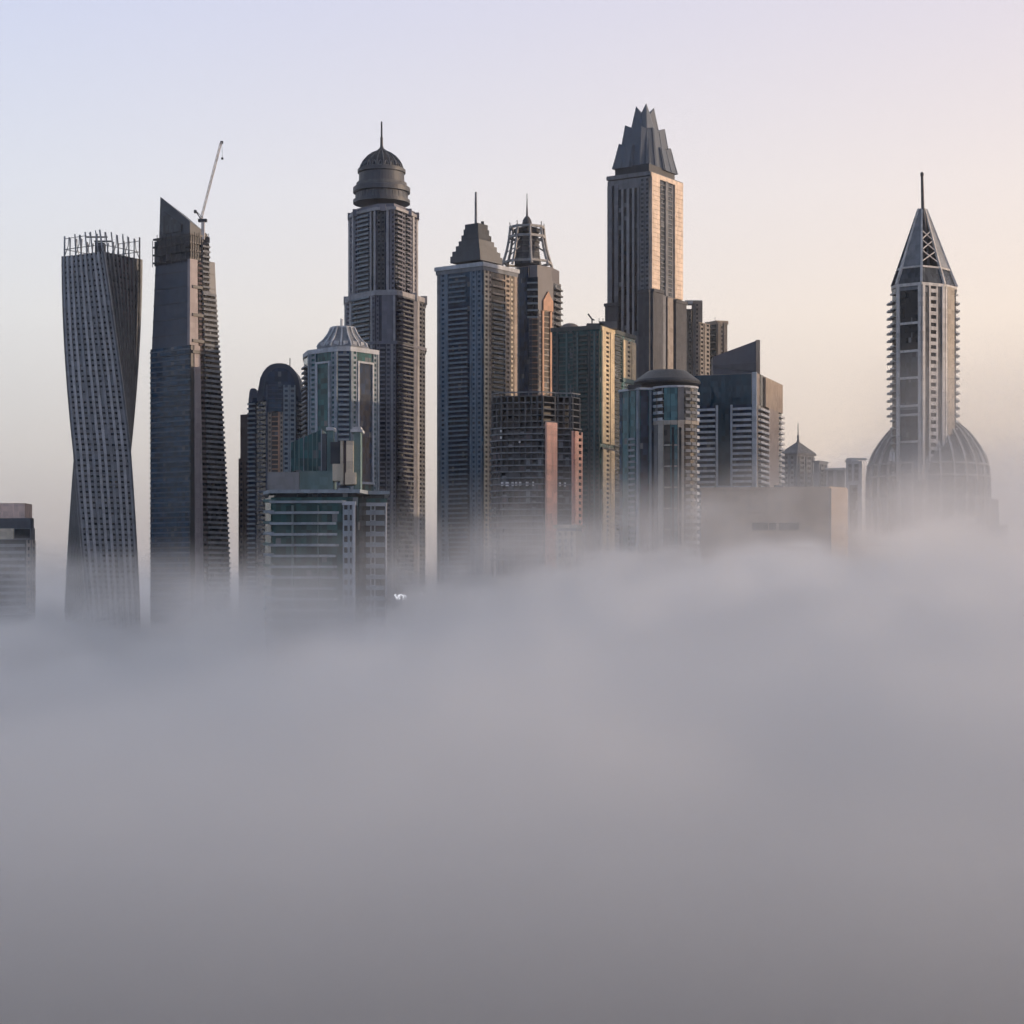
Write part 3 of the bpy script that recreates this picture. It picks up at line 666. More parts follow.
# ================================================================== 12  concrete frame under construction
def frame_site():
    Y = 1330; u = Y / F; fp = 6.3; fl = fpx(Y, fp)
    T = Tower('unfinished_building', 'unfinished concrete frame building with bare floors and two pink stone piers', 'building', [(490, Y + 16), (500, Y + 6), (543, Y), (556.5, Y + 8), (573, Y + 9), (582, Y + 19)], depth=34)
    z = T.z
    T.body(0, z(428), CHAR, 'dark_core', -4.5); T.cornice(402, 428, -9, CHAR, 'lift_core')
    k = 0; py = 560
    while py > 398:
        T.body(z(py), z(py) + .8, CONC if py > 425 else CONCM, 'floor_slab', 0 if py > 425 else -.8); py -= fp
    T.body(z(395) - .7, z(395), CONCD, 'floor_slab', -1.2)
    col = [(0, (491, 495.5)), (1, (501, 507, 513, 519, 525, 531, 537, 542)), (2, (544, 556)), (3, (558, 564, 570)), (4, (574, 581))]
    for i, xs in col:
        for px in xs:
            s = T.s_of(i, px); T.fb(MB(), i, s - .55, s + .55, 0, z(396), -1.8, -.8).build('column', CONCD, T.root)
    # infill between columns on some floors
    for i, a, b in ((1, 501, 542), (3, 558, 572), (0, 491, 499)):
        py = 560; n = 0
        while py > 430:
            w = (b - a) / max(1, round((b - a) / 6)); x = a
            while x < b - 1:
                if random.random() < .6:
                    s0, s1 = T.s_of(i, x + .6), T.s_of(i, x + w - .6)
                    T.fb(MB(), i, s0, s1, z(py) + .82, z(py) + fl * random.choice((.45, .45, .96)), -1.5, -1.2).build('infill_wall', random.choice((CONC, CONCM, CONCD, BROWN)), T.root)
                x += w
            py -= fp
    for i, a, b, t in ((2, 545.2, 555.8, 422), (3, 571.5, 573, 430), (4, 573.4, 576.5, 430)):
        T.strip(i, 'j', a, b, 0, z(t), fl, PINK, G_DARK)
    T.strips(4, 0, z(430), fl, [('w', 576.8, 581.6, PINK, G_DARK)], PINK, G_DARK)
    for i, px in ((1, 502), (1, 507), (1, 512.5), (1, 516), (1, 520), (1, 527), (1, 533), (3, 560), (3, 565)):
        s = T.s_of(i, px); w = random.uniform(1.0, 2.2)
        T.fb(MB(), i, s - w / 2, s + w / 2, z(486) + random.uniform(0, .6), z(481.5), -.45, -.3).build('white_sheet', WHITE, T.root)
    for px, py in ((499, 430), (500, 436.5), (519.5, 441)):
        s = T.s_of(1, px if px > 500.5 else 500.8); T.fb(MB(), 1, s - .6, s + .6, z(py) - 1, z(py) + .6, -.45, -.3).build('white_sheet', WHITE, T.root)
    # net guard on the roof
    m = MB()
    top = T.grown(-1.4); pts = [(p[0], p[1], z(391.5)) for p in top[:6]]
    m.tube(pts, .5, 4)
    for i in range(5):
        for t in (0, .33, .66):
            a, b = pts[i], pts[i + 1]; x = a[0] + (b[0] - a[0]) * t; y = a[1] + (b[1] - a[1]) * t
            m.tube([(x, y, z(396)), (x, y, z(391.5))], .3, 4)
    m.build('edge_guard', CONC, T.root)
    # small cream podium in front
    T = Tower('podium', 'small cream roofed podium rising from the fog at the foot of the pink piers', 'building', corner(556, 576, 583, 1290, 20))
    z = T.z; T.body(0, z(531), CREAM); T.cornice(524.5, 528, 1.2, CREAM, 'roof_slab'); T.body(z(531), z(528), CONCM, 'attic', -.5)
    T.strips(0, z(560), z(532), 4.2, [('w', 558, 562), ('w', 564, 568), ('w', 570, 574)], CREAM, G_DARK)
frame_site()

# ================================================================== 13  dark green tower with cream corner columns
def cream_corner():
    Y = 1470; u = Y / F; fl = fpx(Y, 4.7)
    T = Tower('cream_corner_tower', 'dark green grey tower with two cream window columns and a low roof dome', 'skyscraper', corner(552, 600, 635, Y, 26))
    z = T.z; T.body(0, z(328), G_GREEN)
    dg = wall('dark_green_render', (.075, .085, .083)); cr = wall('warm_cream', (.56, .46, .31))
    T.strips(0, 0, z(331), fl, [('w', 552.5, 557, dg), ('p', 557.3, 559, dg), ('g', 559.2, 566, dg), ('p', 566.3, 568, TEALW), ('g', 568.2, 573, dg), ('w', 573.2, 577, dg), ('p', 577.3, 578.6, TEALW), ('b', 579, 588, dg, G_GREEN), ('p', 588.4, 589.8, dg), ('w', 590, 594, dg), ('p', 594.2, 595.4, TEALW), ('w', 595.6, 599.6, dg)], dg, G_GREEN)
    T.cornice(325, 329, .8, dg)
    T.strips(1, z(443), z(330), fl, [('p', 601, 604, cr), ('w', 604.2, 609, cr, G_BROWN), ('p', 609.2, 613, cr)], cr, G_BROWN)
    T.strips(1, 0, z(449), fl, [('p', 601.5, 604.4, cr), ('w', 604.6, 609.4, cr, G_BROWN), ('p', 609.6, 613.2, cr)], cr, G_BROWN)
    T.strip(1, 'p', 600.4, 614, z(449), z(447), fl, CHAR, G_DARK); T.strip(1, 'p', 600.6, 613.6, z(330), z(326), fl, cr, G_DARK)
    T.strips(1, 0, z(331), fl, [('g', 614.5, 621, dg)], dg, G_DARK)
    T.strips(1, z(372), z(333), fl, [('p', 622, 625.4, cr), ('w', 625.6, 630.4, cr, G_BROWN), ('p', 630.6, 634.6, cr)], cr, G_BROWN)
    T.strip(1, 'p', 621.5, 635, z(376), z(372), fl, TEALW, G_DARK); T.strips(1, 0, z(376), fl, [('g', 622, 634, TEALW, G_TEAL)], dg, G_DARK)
    cx, cy = T.at(570, Y + 34); MB().lathe(cx, cy, [(r * u, z(p)) for r, p in [(10.5, 326), (10.5, 323), (9.6, 320.8), (7.2, 318.6), (4, 317.3), (.5, 316.9)]], 24).build('roof_dome', wall('dome_paint', (.17, .145, .14)), T.root, True)
    x, y = T.at(596, Y + 16); MB().box(x - 7, x + 6, y - 4, y + 8, z(326), z(321)).build('plant_room', CONCD, T.root)
    x, y = T.at(606, Y + 16); MB().box(x - 5, x + 8, y - 4, y + 8, z(326), z(319)).build('plant_room', CONCM, T.root)
    m = MB(); a = T.at(592, Y + 12); b = T.at(588, Y + 12); c = T.at(594.5, Y + 12)
    m.tube([(*a, z(322)), (*a, z(317.4))], .7, 4); m.tube([(*b, z(311.5)), (*a, z(317)), (*c, z(317.6))], .75, 4); m.build('cleaning_cradle_arm', STEEL, T.root)
    for px in (599, 603, 611): p = T.at(px, Y + 14); MB().tube([(*p, z(320)), (*p, z(315.5))], .3, 4).build('aerial', STEEL, T.root)
cream_corner()

# ================================================================== 14  tallest tower with pleated crown
def pleated():
    Y = 1700; u = Y / F; fl = fpx(Y, 4.6)
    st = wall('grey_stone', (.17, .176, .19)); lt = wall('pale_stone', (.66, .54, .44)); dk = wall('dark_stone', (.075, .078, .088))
    T = Tower('pleated_crown_tower', 'tallest tower, with a slate pleated crown and sunlit cream bays on its right face', 'skyscraper', corner(607.5, 650, 682, Y, 33))
    z = T.z; T.body(0, z(176), st)
    T.cornice(171, 175, .7, st, 'parapet')
    zb = z(330)
    T.strips(0, zb, z(181), fl, [('p', 608, 612.5, st), ('d', 612.8, 614.6, None, G_DARK), ('p', 615, 618.6, st)], st, G_DARK)
    st2 = wall('light_stone', (.26, .265, .28))
    T.strips(0, zb, z(186), fl, [('d', 619, 621.6, None, G_DARK), ('p', 622, 624, st2), ('d', 624.3, 626.8, None, G_DARK), ('p', 627.2, 629.6, st2), ('d', 630, 632.4, None, G_DARK), ('p', 632.8, 634.6, st2), ('d', 635, 637.4, None, G_DARK), ('p', 637.8, 640, st)], st, G_DARK)
    T.strips(0, zb, z(178), fl, [('w', 640.4, 645, st, G_GREY), ('w', 645.4, 649.6, st, G_GREY)], st, G_GREY)
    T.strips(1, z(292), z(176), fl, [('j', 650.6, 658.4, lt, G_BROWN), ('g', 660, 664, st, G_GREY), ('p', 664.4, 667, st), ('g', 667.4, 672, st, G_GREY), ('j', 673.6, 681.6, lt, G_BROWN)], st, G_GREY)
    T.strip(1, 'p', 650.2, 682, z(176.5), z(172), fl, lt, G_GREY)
    # broader lower shoulders
    def low(a, b, i, top, mat, d, name='shoulder'):
        s0, s1 = T.s_of(i, a), T.s_of(i, b); T.fb(MB(), i, s0, s1, 0, z(top), -1, d).build(name, mat, T.root)
    low(606.5, 619, 0, 302, dk, 2.6); low(640, 650.8, 0, 293, dk, 2.8); low(650.0, 660, 1, 291, dk, 3.0); low(673, 683.5, 1, 296, dk, 3.0)
    T.strips(1, 0, z(293), fl, [('p', 661, 664.5, st), ('d', 664.8, 666, None, G_DARK), ('p', 666.4, 672, wall('sand_stone', (.3, .26, .23)))], st, G_DARK)
    for i, a, b, p in ((0, 606, 619.5, 300), (0, 639.6, 650.9, 290), (1, 650, 660.4, 288.6), (1, 672.6, 684, 293.6)):
        s0, s1 = T.s_of(i, a), T.s_of(i, b); T.fb(MB(), i, s0, s1, z(p) - 2.6, z(p), -1, 3.8).build('shoulder_ledge', dk, T.root)
    T.strips(0, 0, z(330), fl, [('p', 622, 624, st2), ('p', 627.2, 629.6, st2), ('p', 632.8, 634.6, st2), ('d', 619.4, 621.6), ('d', 624.3, 626.8), ('d', 630, 632.4)], st, G_DARK)
    # crown: three nested pleated tiers
    P = T.P; c = (sum(p[0] for p in P) / 4, sum(p[1] for p in P) / 4)
    cl = wall('crown_slate', (.085, .105, .135), .45, .1)
    def pl(fx, fn):                              # square plan scaled; near and far corners trimmed to fn
        A, B, C, D = [((p[0] - c[0]), (p[1] - c[1])) for p in P]
        mix = lambda p, q, t: (p[0] + (q[0] - p[0]) * t, p[1] + (q[1] - p[1]) * t)
        pts = [A, mix(A, B, fn), mix(C, B, fn), C, mix(C, D, fn), mix(A, D, fn)]
        return [(c[0] + p[0] * fx, c[1] + p[1] * fx) for p in pts]
    for fx0, fx1, fn, p0, p1, sp in ((.88, .70, .46, 172, 149, 3.0), (.75, .535, .70, 172, 130.5, 3.4), (.62, .24, .97, 172, 114.0, 7)):
        b, t = pl(fx0, fn), pl(fx1, fn); n = 6
        zz = [T.zc(p1)] * 6; zz[0] = zz[3] = T.zc(p1 - sp)
        if sp > 5: zz[1] = zz[2] = T.zc(p1 - sp - 1.0); zz[4] = zz[5] = T.zc(p1 - 6)
        # top face falls to the middle between spikes
        m = MB(); vs = [(*b[i], T.zc(p0)) for i in range(n)]; fs = []
        for i in range(n): vs.append((*t[i], zz[i]))
        for i in range(n):
            j = (i + 1) % n; mid = ((t[i][0] + t[j][0]) / 2, (t[i][1] + t[j][1]) / 2)
            vs.append((*mid, T.zc(p1 + 1.0)))
        for i in range(n):
            j = (i + 1) % n; fs += [(i, j, n + j, 2 * n + i, n + i)]
        vs.append((c[0], c[1], T.zc(p1 + 2))); e = len(vs) - 1
        for i in range(n):
            j = (i + 1) % n; fs += [(n + i, 2 * n + i, e), (2 * n + i, n + j, e)]
        m.add(vs, fs); m.build('crown_tier', cl, T.root)
        # pleats: fins up each visible slope
        for i in (0, 1, 2):
            for k in (.03, .5, .97):
                p = (b[i][0] + (b[i + 1][0] - b[i][0]) * k, b[i][1] + (b[i + 1][1] - b[i][1]) * k); q2 = (t[i][0] + (t[i + 1][0] - t[i][0]) * k, t[i][1] + (t[i + 1][1] - t[i][1]) * k)
                MB().tube([(*p, T.zc(p0)), (*q2, T.zc(p1 + (1 if abs(k - .5) > .2 else 2)))], .8 if abs(k - .5) > .2 else .5, 4).build('crown_fin', cl, T.root)
    MB().prism([(c[0] + (p[0] - c[0]) * .8, c[1] + (p[1] - c[1]) * .8) for p in P], z(176), T.zc(170.5)).build('crown_plinth', CHAR, T.root)
pleated()

# ================================================================== 15  two slim blocks behind
def slim_blocks():
    Y = 1780; fl = fpx(Y, 4.4); g = wall('sandy_grey_render', (.22, .20, .18))
    T = Tower('slab_tower', 'sandy grey slab tower with a pale roof pillar, just right of the tallest tower', 'building', [(676, Y + 20), (693, Y), (699, Y), (710, Y + 14)], depth=34)
    z = T.z; T.body(0, z(322), g)
    T.strips(0, 0, z(310), fl, [('p', 677, 683, CONCM), ('w', 684, 687, g), ('p', 687.3, 689, g), ('w', 689.2, 692, g)], g, G_DARK)
    T.strips(1, 0, z(304), fl, [('p', 693.2, 695.5, CONCM), ('w', 695.7, 698.4, g)], g, G_DARK)
    T.strips(2, 0, z(323), fl, [('w', 699.6, 703, g), ('p', 703.3, 705, g), ('w', 705.2, 709, g)], g, G_DARK)
    x0, y0 = T.at(684, Y + 6); x1, _ = T.at(693, Y + 6); MB().box(x0, x1, y0, y0 + 20, z(322), z(308)).build('upper_block', CONCM, T.root)
    x0, y0 = T.at(693, Y + 1); x1, _ = T.at(702.5, Y + 1); MB().box(x0, x1, y0, y0 + 14, z(322), z(300.5)).build('roof_pillar', g, T.root)
    x0, y0 = T.at(685, Y + 2); x1, _ = T.at(702, Y + 2); MB().box(x0 , x1, y0 - .5, y0 + 10, z(303.5), z(300)).build('roof_slab', OFFW, T.root)
    Y = 1830
    T = Tower('slim_tower', 'small slim tower with open roof bays, behind the wedge topped white balcony building', 'building', [(706, Y + 12), (717, Y), (727, Y + 3)], depth=26)
    z = T.z; T.body(0, z(324), g)
    T.strips(0, 0, z(322), fl * 1.6, [('b', 709.5, 716, g, G_DARK)], g, G_DARK)
    T.strips(1, 0, z(322), fl, [('p', 717.6, 720, g), ('w', 720.4, 723, g), ('p', 723.4, 726.8, g)], g, G_DARK)
    T.cornice(320.5, 324.2, .8, TAN, 'roof_slab')
    x, y = T.at(715, Y + 10); MB().tube([(x, y, z(321)), (x, y, z(316))], .3, 4).build('aerial', STEEL, T.root)
slim_blocks()

# ================================================================== 16  round fronted green glass tower with dark cap
def round_front():
    Y = 1260; u = Y / F; fl = fpx(Y, 7.2)
    # curved right part
    cpx = 675.5; r = 22.6 * u; cc = (k_of(cpx) * (Y + r), Y + r)
    arc = []
    for i in range(9):
        a = R(200 + 140 * i / 8); x, y = cc[0] + r * math.cos(a), cc[1] + r * math.sin(a); arc.append((512 + F * x / y, y))
    T = Tower('round_front_tower', 'teal glass tower with a curved tan front and a flat dark roof cap', 'skyscraper', [(619.5, Y + 30), (640, Y + 14), (653.4, Y + 16)] + arc, depth=26)
    z = T.z; T.body(0, z(386), G_TEAL)
    tw = wall('tan_grey_stone', (.34, .31, .27))
    T.strips(0, 0, z(388), fl, [('d', 620, 622.5, None, G_BLUE), ('d', 623, 629, None, G_PALE), ('p', 629.2, 630, TEALW), ('d', 630.2, 636, None, G_PALE), ('p', 637.6, 639.6, BLUEG)], TEALW, G_TEAL)
    T.strips(0, 0, z(432), fl * .8, [('b', 631, 637, BLUEG, G_BLUE)], BLUEG, G_BLUE)
    T.strips(1, 0, z(388), fl, [('d', 640.6, 648, None, G_NAVY), ('p', 649, 651, BLUEG), ('d', 651.2, 653, None, G_NAVY)], BLUEG, G_NAVY)
    zt, zm = z(387), z(421)
    n0 = 3
    top = {0: ('B', BLUEG, G_DARK), 1: ('B', OFFW, G_DARK), 2: ('d', tw, G_PALE), 3: ('d', tw, G_PALE), 4: ('p', CONCM, G_DARK), 5: ('B', CONC, G_GREY), 6: ('B', CONC, G_GREY), 7: ('B', OFFW, G_GREY)}
    bot = {0: ('p', CONCM, G_DARK), 1: ('p', tw, G_DARK), 2: ('g', tw, G_BROWN), 3: ('g', tw, G_PALE), 4: ('p', tw, G_DARK), 5: ('B', CONC, G_BROWN), 6: ('B', CONC, G_BROWN), 7: ('B', OFFW, G_GREY)}
    for i in range(8):
        f = n0 + i; _, _, _, L = T.face(f)
        k, w, g = top[i]; T.strip(f, k, .15, L - .15, zm + .6, zt, fl, w, g, px=False, dep=.7)
        k, w, g = bot[i]; T.strip(f, k, .15, L - .15, z(421 + 7.2 * 18), zm - 1.8, fl if k != 'g' else fl * 3, w, g, px=False, dep=.7)
        T.fb(MB(), f, 0, L, zm - 1.8, zm + .5, -.2, 1.3).build('band', tw, T.root)
        if i in (3, 4): T.fb(MB(), f, L * .2, L * .55, 0, zm - 4, -.1, 1.15).build('slot_window', G_DARK, T.root)
    T.cornice(385.2, 387.2, .9, OFFW)
    # cap: a shallow dark cone that oversails the tower
    cx, cy = T.at(667, Y + 34); uu = (Y + 34) / F
    MB().lathe(cx, cy, [(r_ * uu, zpx(p, Y + 34)) for r_, p in [(27, 386.4), (33, 385), (33.8, 383), (32.5, 381), (21, 372.6), (18.5, 371.2), (1, 370.6)]], 40).build('roof_cap', CHAR, T.root)
    x, y = T.at(633.5, Y + 18); MB().box(x - 3.5, x + 5, y - 2, y + 10, z(386), z(382)).build('plant_room', CHAR, T.root)
round_front()

# ================================================================== 17  white balconies, wedge top
def wedge():
    Y = 1350; u = Y / F; fl = fpx(Y, 5.6)
    T = Tower('balcony_tower', 'tower with white balcony stacks, dark glass upper storeys and a slanted wedge on its roof', 'skyscraper', corner(690, 757, 781.5, Y, 20))
    z = T.z; dg = glass('dusk_glass', (.018, .042, .062), var=.25, blind=0, ior=1.4); T.body(0, z(373), wall('tan_grey_render', (.25, .22, .205)))
    bw = wall('bluish_white_render', (.40, .42, .46)); zb = z(540)
    T.strip(0, 'd', 691, 751.5, z(404), z(373.5), fl, bw, dg); T.strip(0, 'd', 718.4, 730.6, zb, z(404), fl, bw, dg)
    n = round((z(404) - zb) / fl); zb = z(404) - n * fl
    T.strips(0, zb, z(404), fl, [('B', 691, 716, bw, G_NAVY), ('p', 716.2, 718.2, bw), ('p', 730.8, 732.6, bw), ('B', 732.8, 752.2, bw, G_NAVY)], bw, G_NAVY)
    T.strip(0, 'p', 752.4, 757, zb, z(372), fl, OFFW, G_DARK)
    T.strips(1, zb, z(404), fl, [('B', 757.8, 766.5, OFFW, G_BROWN), ('p', 767, 777, wall('tan_pier', (.30, .26, .24)), None), ('B', 777.4, 781.5, WHITE, G_GREY)], OFFW, G_BROWN)
    T.strip(1, 'd', 759.8, 763.5, z(404), z(373), fl, OFFW, G_DARK); T.strip(1, 'p', 764, 781, z(404), z(374), fl, TAN, G_DARK)
    # wedge
    xa, ya = T.at(713, Y + 12); xb, _ = T.at(756, Y + 12); zl, zr = z(354.5), z(338.5)
    MB().prism([(xa, ya), (xb, ya), (xb, ya + 12), (xa, ya + 12)], z(374), [zl, zr, zr, zl]).build('wedge_roof', [wall('wedge_cladding', (.085, .09, .11), .5, .12)], T.root)
    m = MB(); m.prism([(xa, ya - .7), (xb, ya - .7), (xb, ya), (xa, ya)], [zl - 7.5, zr - 21, zr - 21, zl - 7.5], [zl - 6, zr - 15, zr - 15, zl - 6]); m.build('wedge_seam', SLATE, T.root)
    xc, _ = T.at(760, Y + 12); MB().box(xb + .02, xc, ya - .6, ya + 12.6, z(374), z(337.6)).build('wedge_pier', TAN, T.root)
wedge()

# ================================================================== 18  low roofs to the right
def low_roofs():
    Y = 1900; u = Y / F; fl = fpx(Y, 5)
    T = Tower('pavilion_tower', 'small tower with a hipped roof and finial, right of the white balcony tower', 'building', corner(782, 797, 814, Y, 42))
    z = T.z; T.body(0, z(454), CONC); T.cornice(452.4, 454.5, 1.6, CONCM, 'eaves')
    T.strips(0, 0, z(456), fl, [('p', 782.5, 784, CONC), ('w', 784.6, 789, CONC), ('w', 790, 795, CONC)], CONC, G_GREY)
    T.strips(1, 0, z(456), fl, [('w', 798.5, 804, CONC), ('w', 805.5, 811, CONC), ('p', 811.5, 813.6, CONC)], CONC, G_GREY)
    c = (sum(p[0] for p in T.P) / 4, sum(p[1] for p in T.P) / 4); G = T.grown(1.8)
    MB().prism(G, z(452.4), z(440.5), top=[(c[0] + (p[0] - c[0]) * .06, c[1] + (p[1] - c[1]) * .06) for p in G]).build('hipped_roof', CONCM, T.root)
    MB().lathe(c[0], c[1], [(r * u, z(p)) for r, p in [(1.6, 441), (.9, 437), (1.2, 435), (.5, 433), (.35, 422)]], 8).build('finial', CONCM, T.root)
    T = Tower('side_block', 'flat roofed grey block beside the small hipped roof tower', 'building', corner(814, 819, 827.5, 1880, 30))
    z = T.z; T.body(0, z(462), CONC); T.cornice(460.5, 462.5, .8, CONC, 'roof_slab'); T.strips(1, 0, z(464), fl, [('w', 820, 823, CONC), ('w', 823.6, 826.8, CONC)], CONC, G_GREY)
    T = Tower('long_block', 'long low block with dark window bays behind the plain tan block', 'building', corner(826, 845, 849, 1860, 10))
    z = T.z; T.body(0, z(469), CONC); T.cornice(467.8, 469.5, .7, OFFW, 'roof_slab'); T.strips(0, 0, z(471), fl * 4, [('d', 828, 833, None, G_GREY), ('p', 833.5, 836.5, CONC), ('d', 837, 844, None, G_GREY)], CONC, G_GREY)
    T = Tower('gatehouse_block', 'pale block with a tall dark opening, beside the ribbed dome', 'building', corner(846, 862, 869, 1640, 12))
    z = T.z; T.body(0, z(461), OFFW); T.strips(0, 0, z(485), fl, [('d', 849.5, 857.5, None, G_DARK)], OFFW, G_DARK); T.strips(0, z(481), z(464), fl, [('w', 848, 852, CONC), ('w', 854, 859, CONC)], CONC, G_GREY)
    x0, y0 = T.at(847, 1642); x1, _ = T.at(858, 1642); MB().box(x0, x1, y0, y0 + 10, z(461), z(459.5)).build('roof_slab', OFFW, T.root); MB().box(x0 + 1, x1 + 8, y0 + 3, y0 + 11, z(459.4), z(457.5)).build('canopy', OFFW, T.root)
low_roofs()

# ================================================================== 19  plain tan block in front of them
def tan_block():
    Y = 1160; tb = wall('sand_render', (.37, .285, .21), var=.16); tp = wall('pinkish_sand_render', (.34, .285, .245), var=.12)
    T = Tower('tan_block', 'long plain tan block, low and half sunk in fog, in front of the white balconies', 'building', [(701, Y + 9), (829, Y), (846, Y + 12)], depth=34, back=[(k_of(845) * (Y + 44), Y + 44), (k_of(702) * (Y + 44), Y + 44)])
    z = T.z; T.body(0, z(489), tb)
    T.cornice(486.6, 489.2, .5, tb, 'parapet')
    for i in range(4):
        a = 706 + i * 31; T.strip(0, 'p', a, a + .8, 0, z(489.4), 4, tb, G_DARK, dep=.5)
    T.strip(1, 'p', 829.4, 846, 0, z(488), 4, tp, G_DARK)
    x0, y0 = T.at(716, Y + 10); MB().box(x0, x0 + 9, y0, y0 + 7, z(489), z(484.6)).build('roof_plant', CONC, T.root)
    x0, y0 = T.at(775, Y + 14); MB().box(x0, x0 + 5, y0, y0 + 5, z(489), z(483.8)).build('roof_plant', CONCM, T.root)
    for k in range(3): T.strip(0, 'p', 702, 828.6, z(500 + 12 * k) - .25, z(500 + 12 * k), 4, tb, G_DARK, dep=.3)
    for a, b in ((752, 776), (779, 800)): T.strip(0, 'd', a, b, z(530), z(522.5), 4, tb, G_BROWN)
tan_block()

# ================================================================== 20  spired tower on a dome
def dome_base():
    Y = 1500; u = Y / F; fl = fpx(Y, 7.6)
    pl = wall('pale_frame', (.52, .505, .49)); gr = wall('dome_cladding', (.38, .375, .37))
    T = Tower('dome_based_tower', 'pale framed tower with an open pyramid spire, rising from a ribbed dome', 'skyscraper', [(892.5, Y + 22), (897, Y + 12), (921.5, Y), (944, Y + 10), (956, Y + 24)], depth=26)
    z = T.z; zb, zt = z(480), z(284)
    T.body(0, zt, CONC)
    T.strips(0, zb, zt, fl, [('b', 892.8, 896.6, pl, G_DARK)], pl, G_DARK)
    # left main face: four big glass fields in a pale frame
    T.strip(0, 'd', 892.8, 896.8, zb, zt, fl, pl, G_DARK)
    T.strips(1, zb, zt, fl, [('p', 897, 900.2, pl), ('p', 918.6, 921.4, pl)], pl, G_DARK)
    for p0, p1 in ((289, 321), (323.5, 349), (351.5, 376), (378.5, 404), (409, 413), (416, 440)):
        T.strip(1, 'd', 900.6, 918.2, z(p1), z(p0), fl, pl, G_GREY if p0 > 340 else G_DARK)
        T.strip(1, 'p', 900.4, 918.4, z(p1 + 2.4), z(p1 + .1), fl, pl, G_DARK)
    T.strips(2, zb, zt, fl, [('p', 921.6, 924.2, pl), ('d', 924.5, 928, None, G_GREY), ('w', 928.4, 937.4, pl, G_DARK), ('d', 937.8, 941, None, G_GREY), ('p', 941.3, 943.8, pl)], pl, G_DARK)
    T.strips(3, zb, zt, fl, [('p', 944.2, 946, pl), ('p', 946.4, 953, wall('beige_panel', (.36, .32, .27))), ('b', 953.4, 955.8, OFFW, G_GREY)], pl, G_GREY)
    for k in range(16):
        p = 300 + k * 7.6
        x, y = T.at(890.5, Y + 22); MB().box(x - 1.5, x + 2.2, y, y + 8, z(p), z(p) + 1.4).build('balcony', pl, T.root)
        x, y = T.at(957.5, Y + 25); MB().box(x - 2.2, x + 1.4, y - 2, y + 7, z(p), z(p) + 1.4).build('balcony', pl, T.root)
    T.cornice(282, 285, 1.0, pl)
    # pyramid spire: glazed lower band, open frame with cladding on the left, mast
    G = T.grown(.3)[:5]; G = G + T.P[5:]; c = T.at(922, Y + 24)
    def sc(f, P=T.P): return [(c[0] + (p[0] - c[0]) * f, c[1] + (p[1] - c[1]) * f) for p in P]
    za, zb2, zc = z(282), z(265), T.zc(209)
    MB().prism(sc(.99), za, zb2, top=sc(.80)).build('glazed_band', G_GREY, T.root)
    q0, q1, q2 = sc(1.02), sc(.82), sc(.13)
    for i in range(5):
        MB().tube([(*q0[i], za), (*q1[i], zb2), (*q2[i], zc)], [1.3, 1.25, .8], 4).build('spire_rib', pl if i not in (0,) else CHAR, T.root)
    for i in range(4):
        MB().tube([(*q1[i], zb2), (*q1[i + 1], zb2)], .95, 4).build('spire_rail', pl, T.root)
    for i in (0, 1, 3, 4, 5, 6):
        j = (i + 1) % 7
        MB().add([(*q1[i], zb2), (*q1[j], zb2), (*q2[j], zc), (*q2[i], zc)] + [(p[0] * .97 + c[0] * .03, p[1] * .97 + c[1] * .03, zz) for p, zz in ((q1[i], zb2), (q1[j], zb2), (q2[j], zc), (q2[i], zc))], [(0, 1, 2, 3), (7, 6, 5, 4), (0, 4, 5, 1), (1, 5, 6, 2), (2, 6, 7, 3), (3, 7, 4, 0)]).build('spire_panel', CONC if i < 3 else PANEL, T.root)
    # open lattice on the right of the near edge
    m = MB()
    for t0, t1 in ((.08, .28), (.28, .46), (.46, .62)):
        a = [q1[2][k] + (q2[2][k] - q1[2][k]) * t0 for k in (0, 1)]; b = [q1[3][k] + (q2[3][k] - q1[3][k]) * t1 for k in (0, 1)]
        m.tube([(*a, zb2 + (zc - zb2) * t0), (*b, zb2 + (zc - zb2) * t1)], .5, 4)
        a = [q1[3][k] + (q2[3][k] - q1[3][k]) * t0 for k in (0, 1)]; b = [q1[2][k] + (q2[2][k] - q1[2][k]) * t1 for k in (0, 1)]
        m.tube([(*a, zb2 + (zc - zb2) * t0), (*b, zb2 + (zc - zb2) * t1)], .5, 4)
    m.build('spire_lattice', pl, T.root)
    MB().tube([(c[0] + 3, c[1] - 6, z(262)), (c[0] + 1.6, c[1] - 5, T.zc(235)), (c[0], c[1] - 3, T.zc(210)), (c[0] - .6, c[1] - 3, T.zc(174))], [2.0, 1.7, 1.3, 1.0], 8).build('mast', STEEL, T.root)
    MB().lathe(c[0] - .6, c[1] - 3, [(r * u, T.zc(p)) for r, p in [(.6, 177.6), (1.7, 176.6), (1.9, 175.4), (1.5, 173.6), (.4, 172.6)]], 10).build('mast_head', STEEL, T.root, True)
    # ribbed dome that the shaft grows out of
    cx, cy = T.at(928, Y + 46); uu = (Y + 46) / F; zz = lambda p: zpx(p, Y + 46)
    prof = [(60, 545), (60.5, 500), (60.3, 478), (59, 466), (55, 455), (48.5, 444), (40, 433), (31, 425), (24, 419), (20, 417)]
    MB().lathe(cx, cy, [((r - 2) * uu, zz(p + 1)) for r, p in prof], 48).build('dome_shell', wall('dome_glazing', (.13, .132, .135), .4, .4), T.root, True)
    for i in range(28):
        a = 2 * math.pi * i / 28
        MB().tube([(cx + r * uu * math.cos(a), cy + r * uu * math.sin(a), zz(p)) for r, p in prof], 1.25, 4).build('dome_rib', gr, T.root)
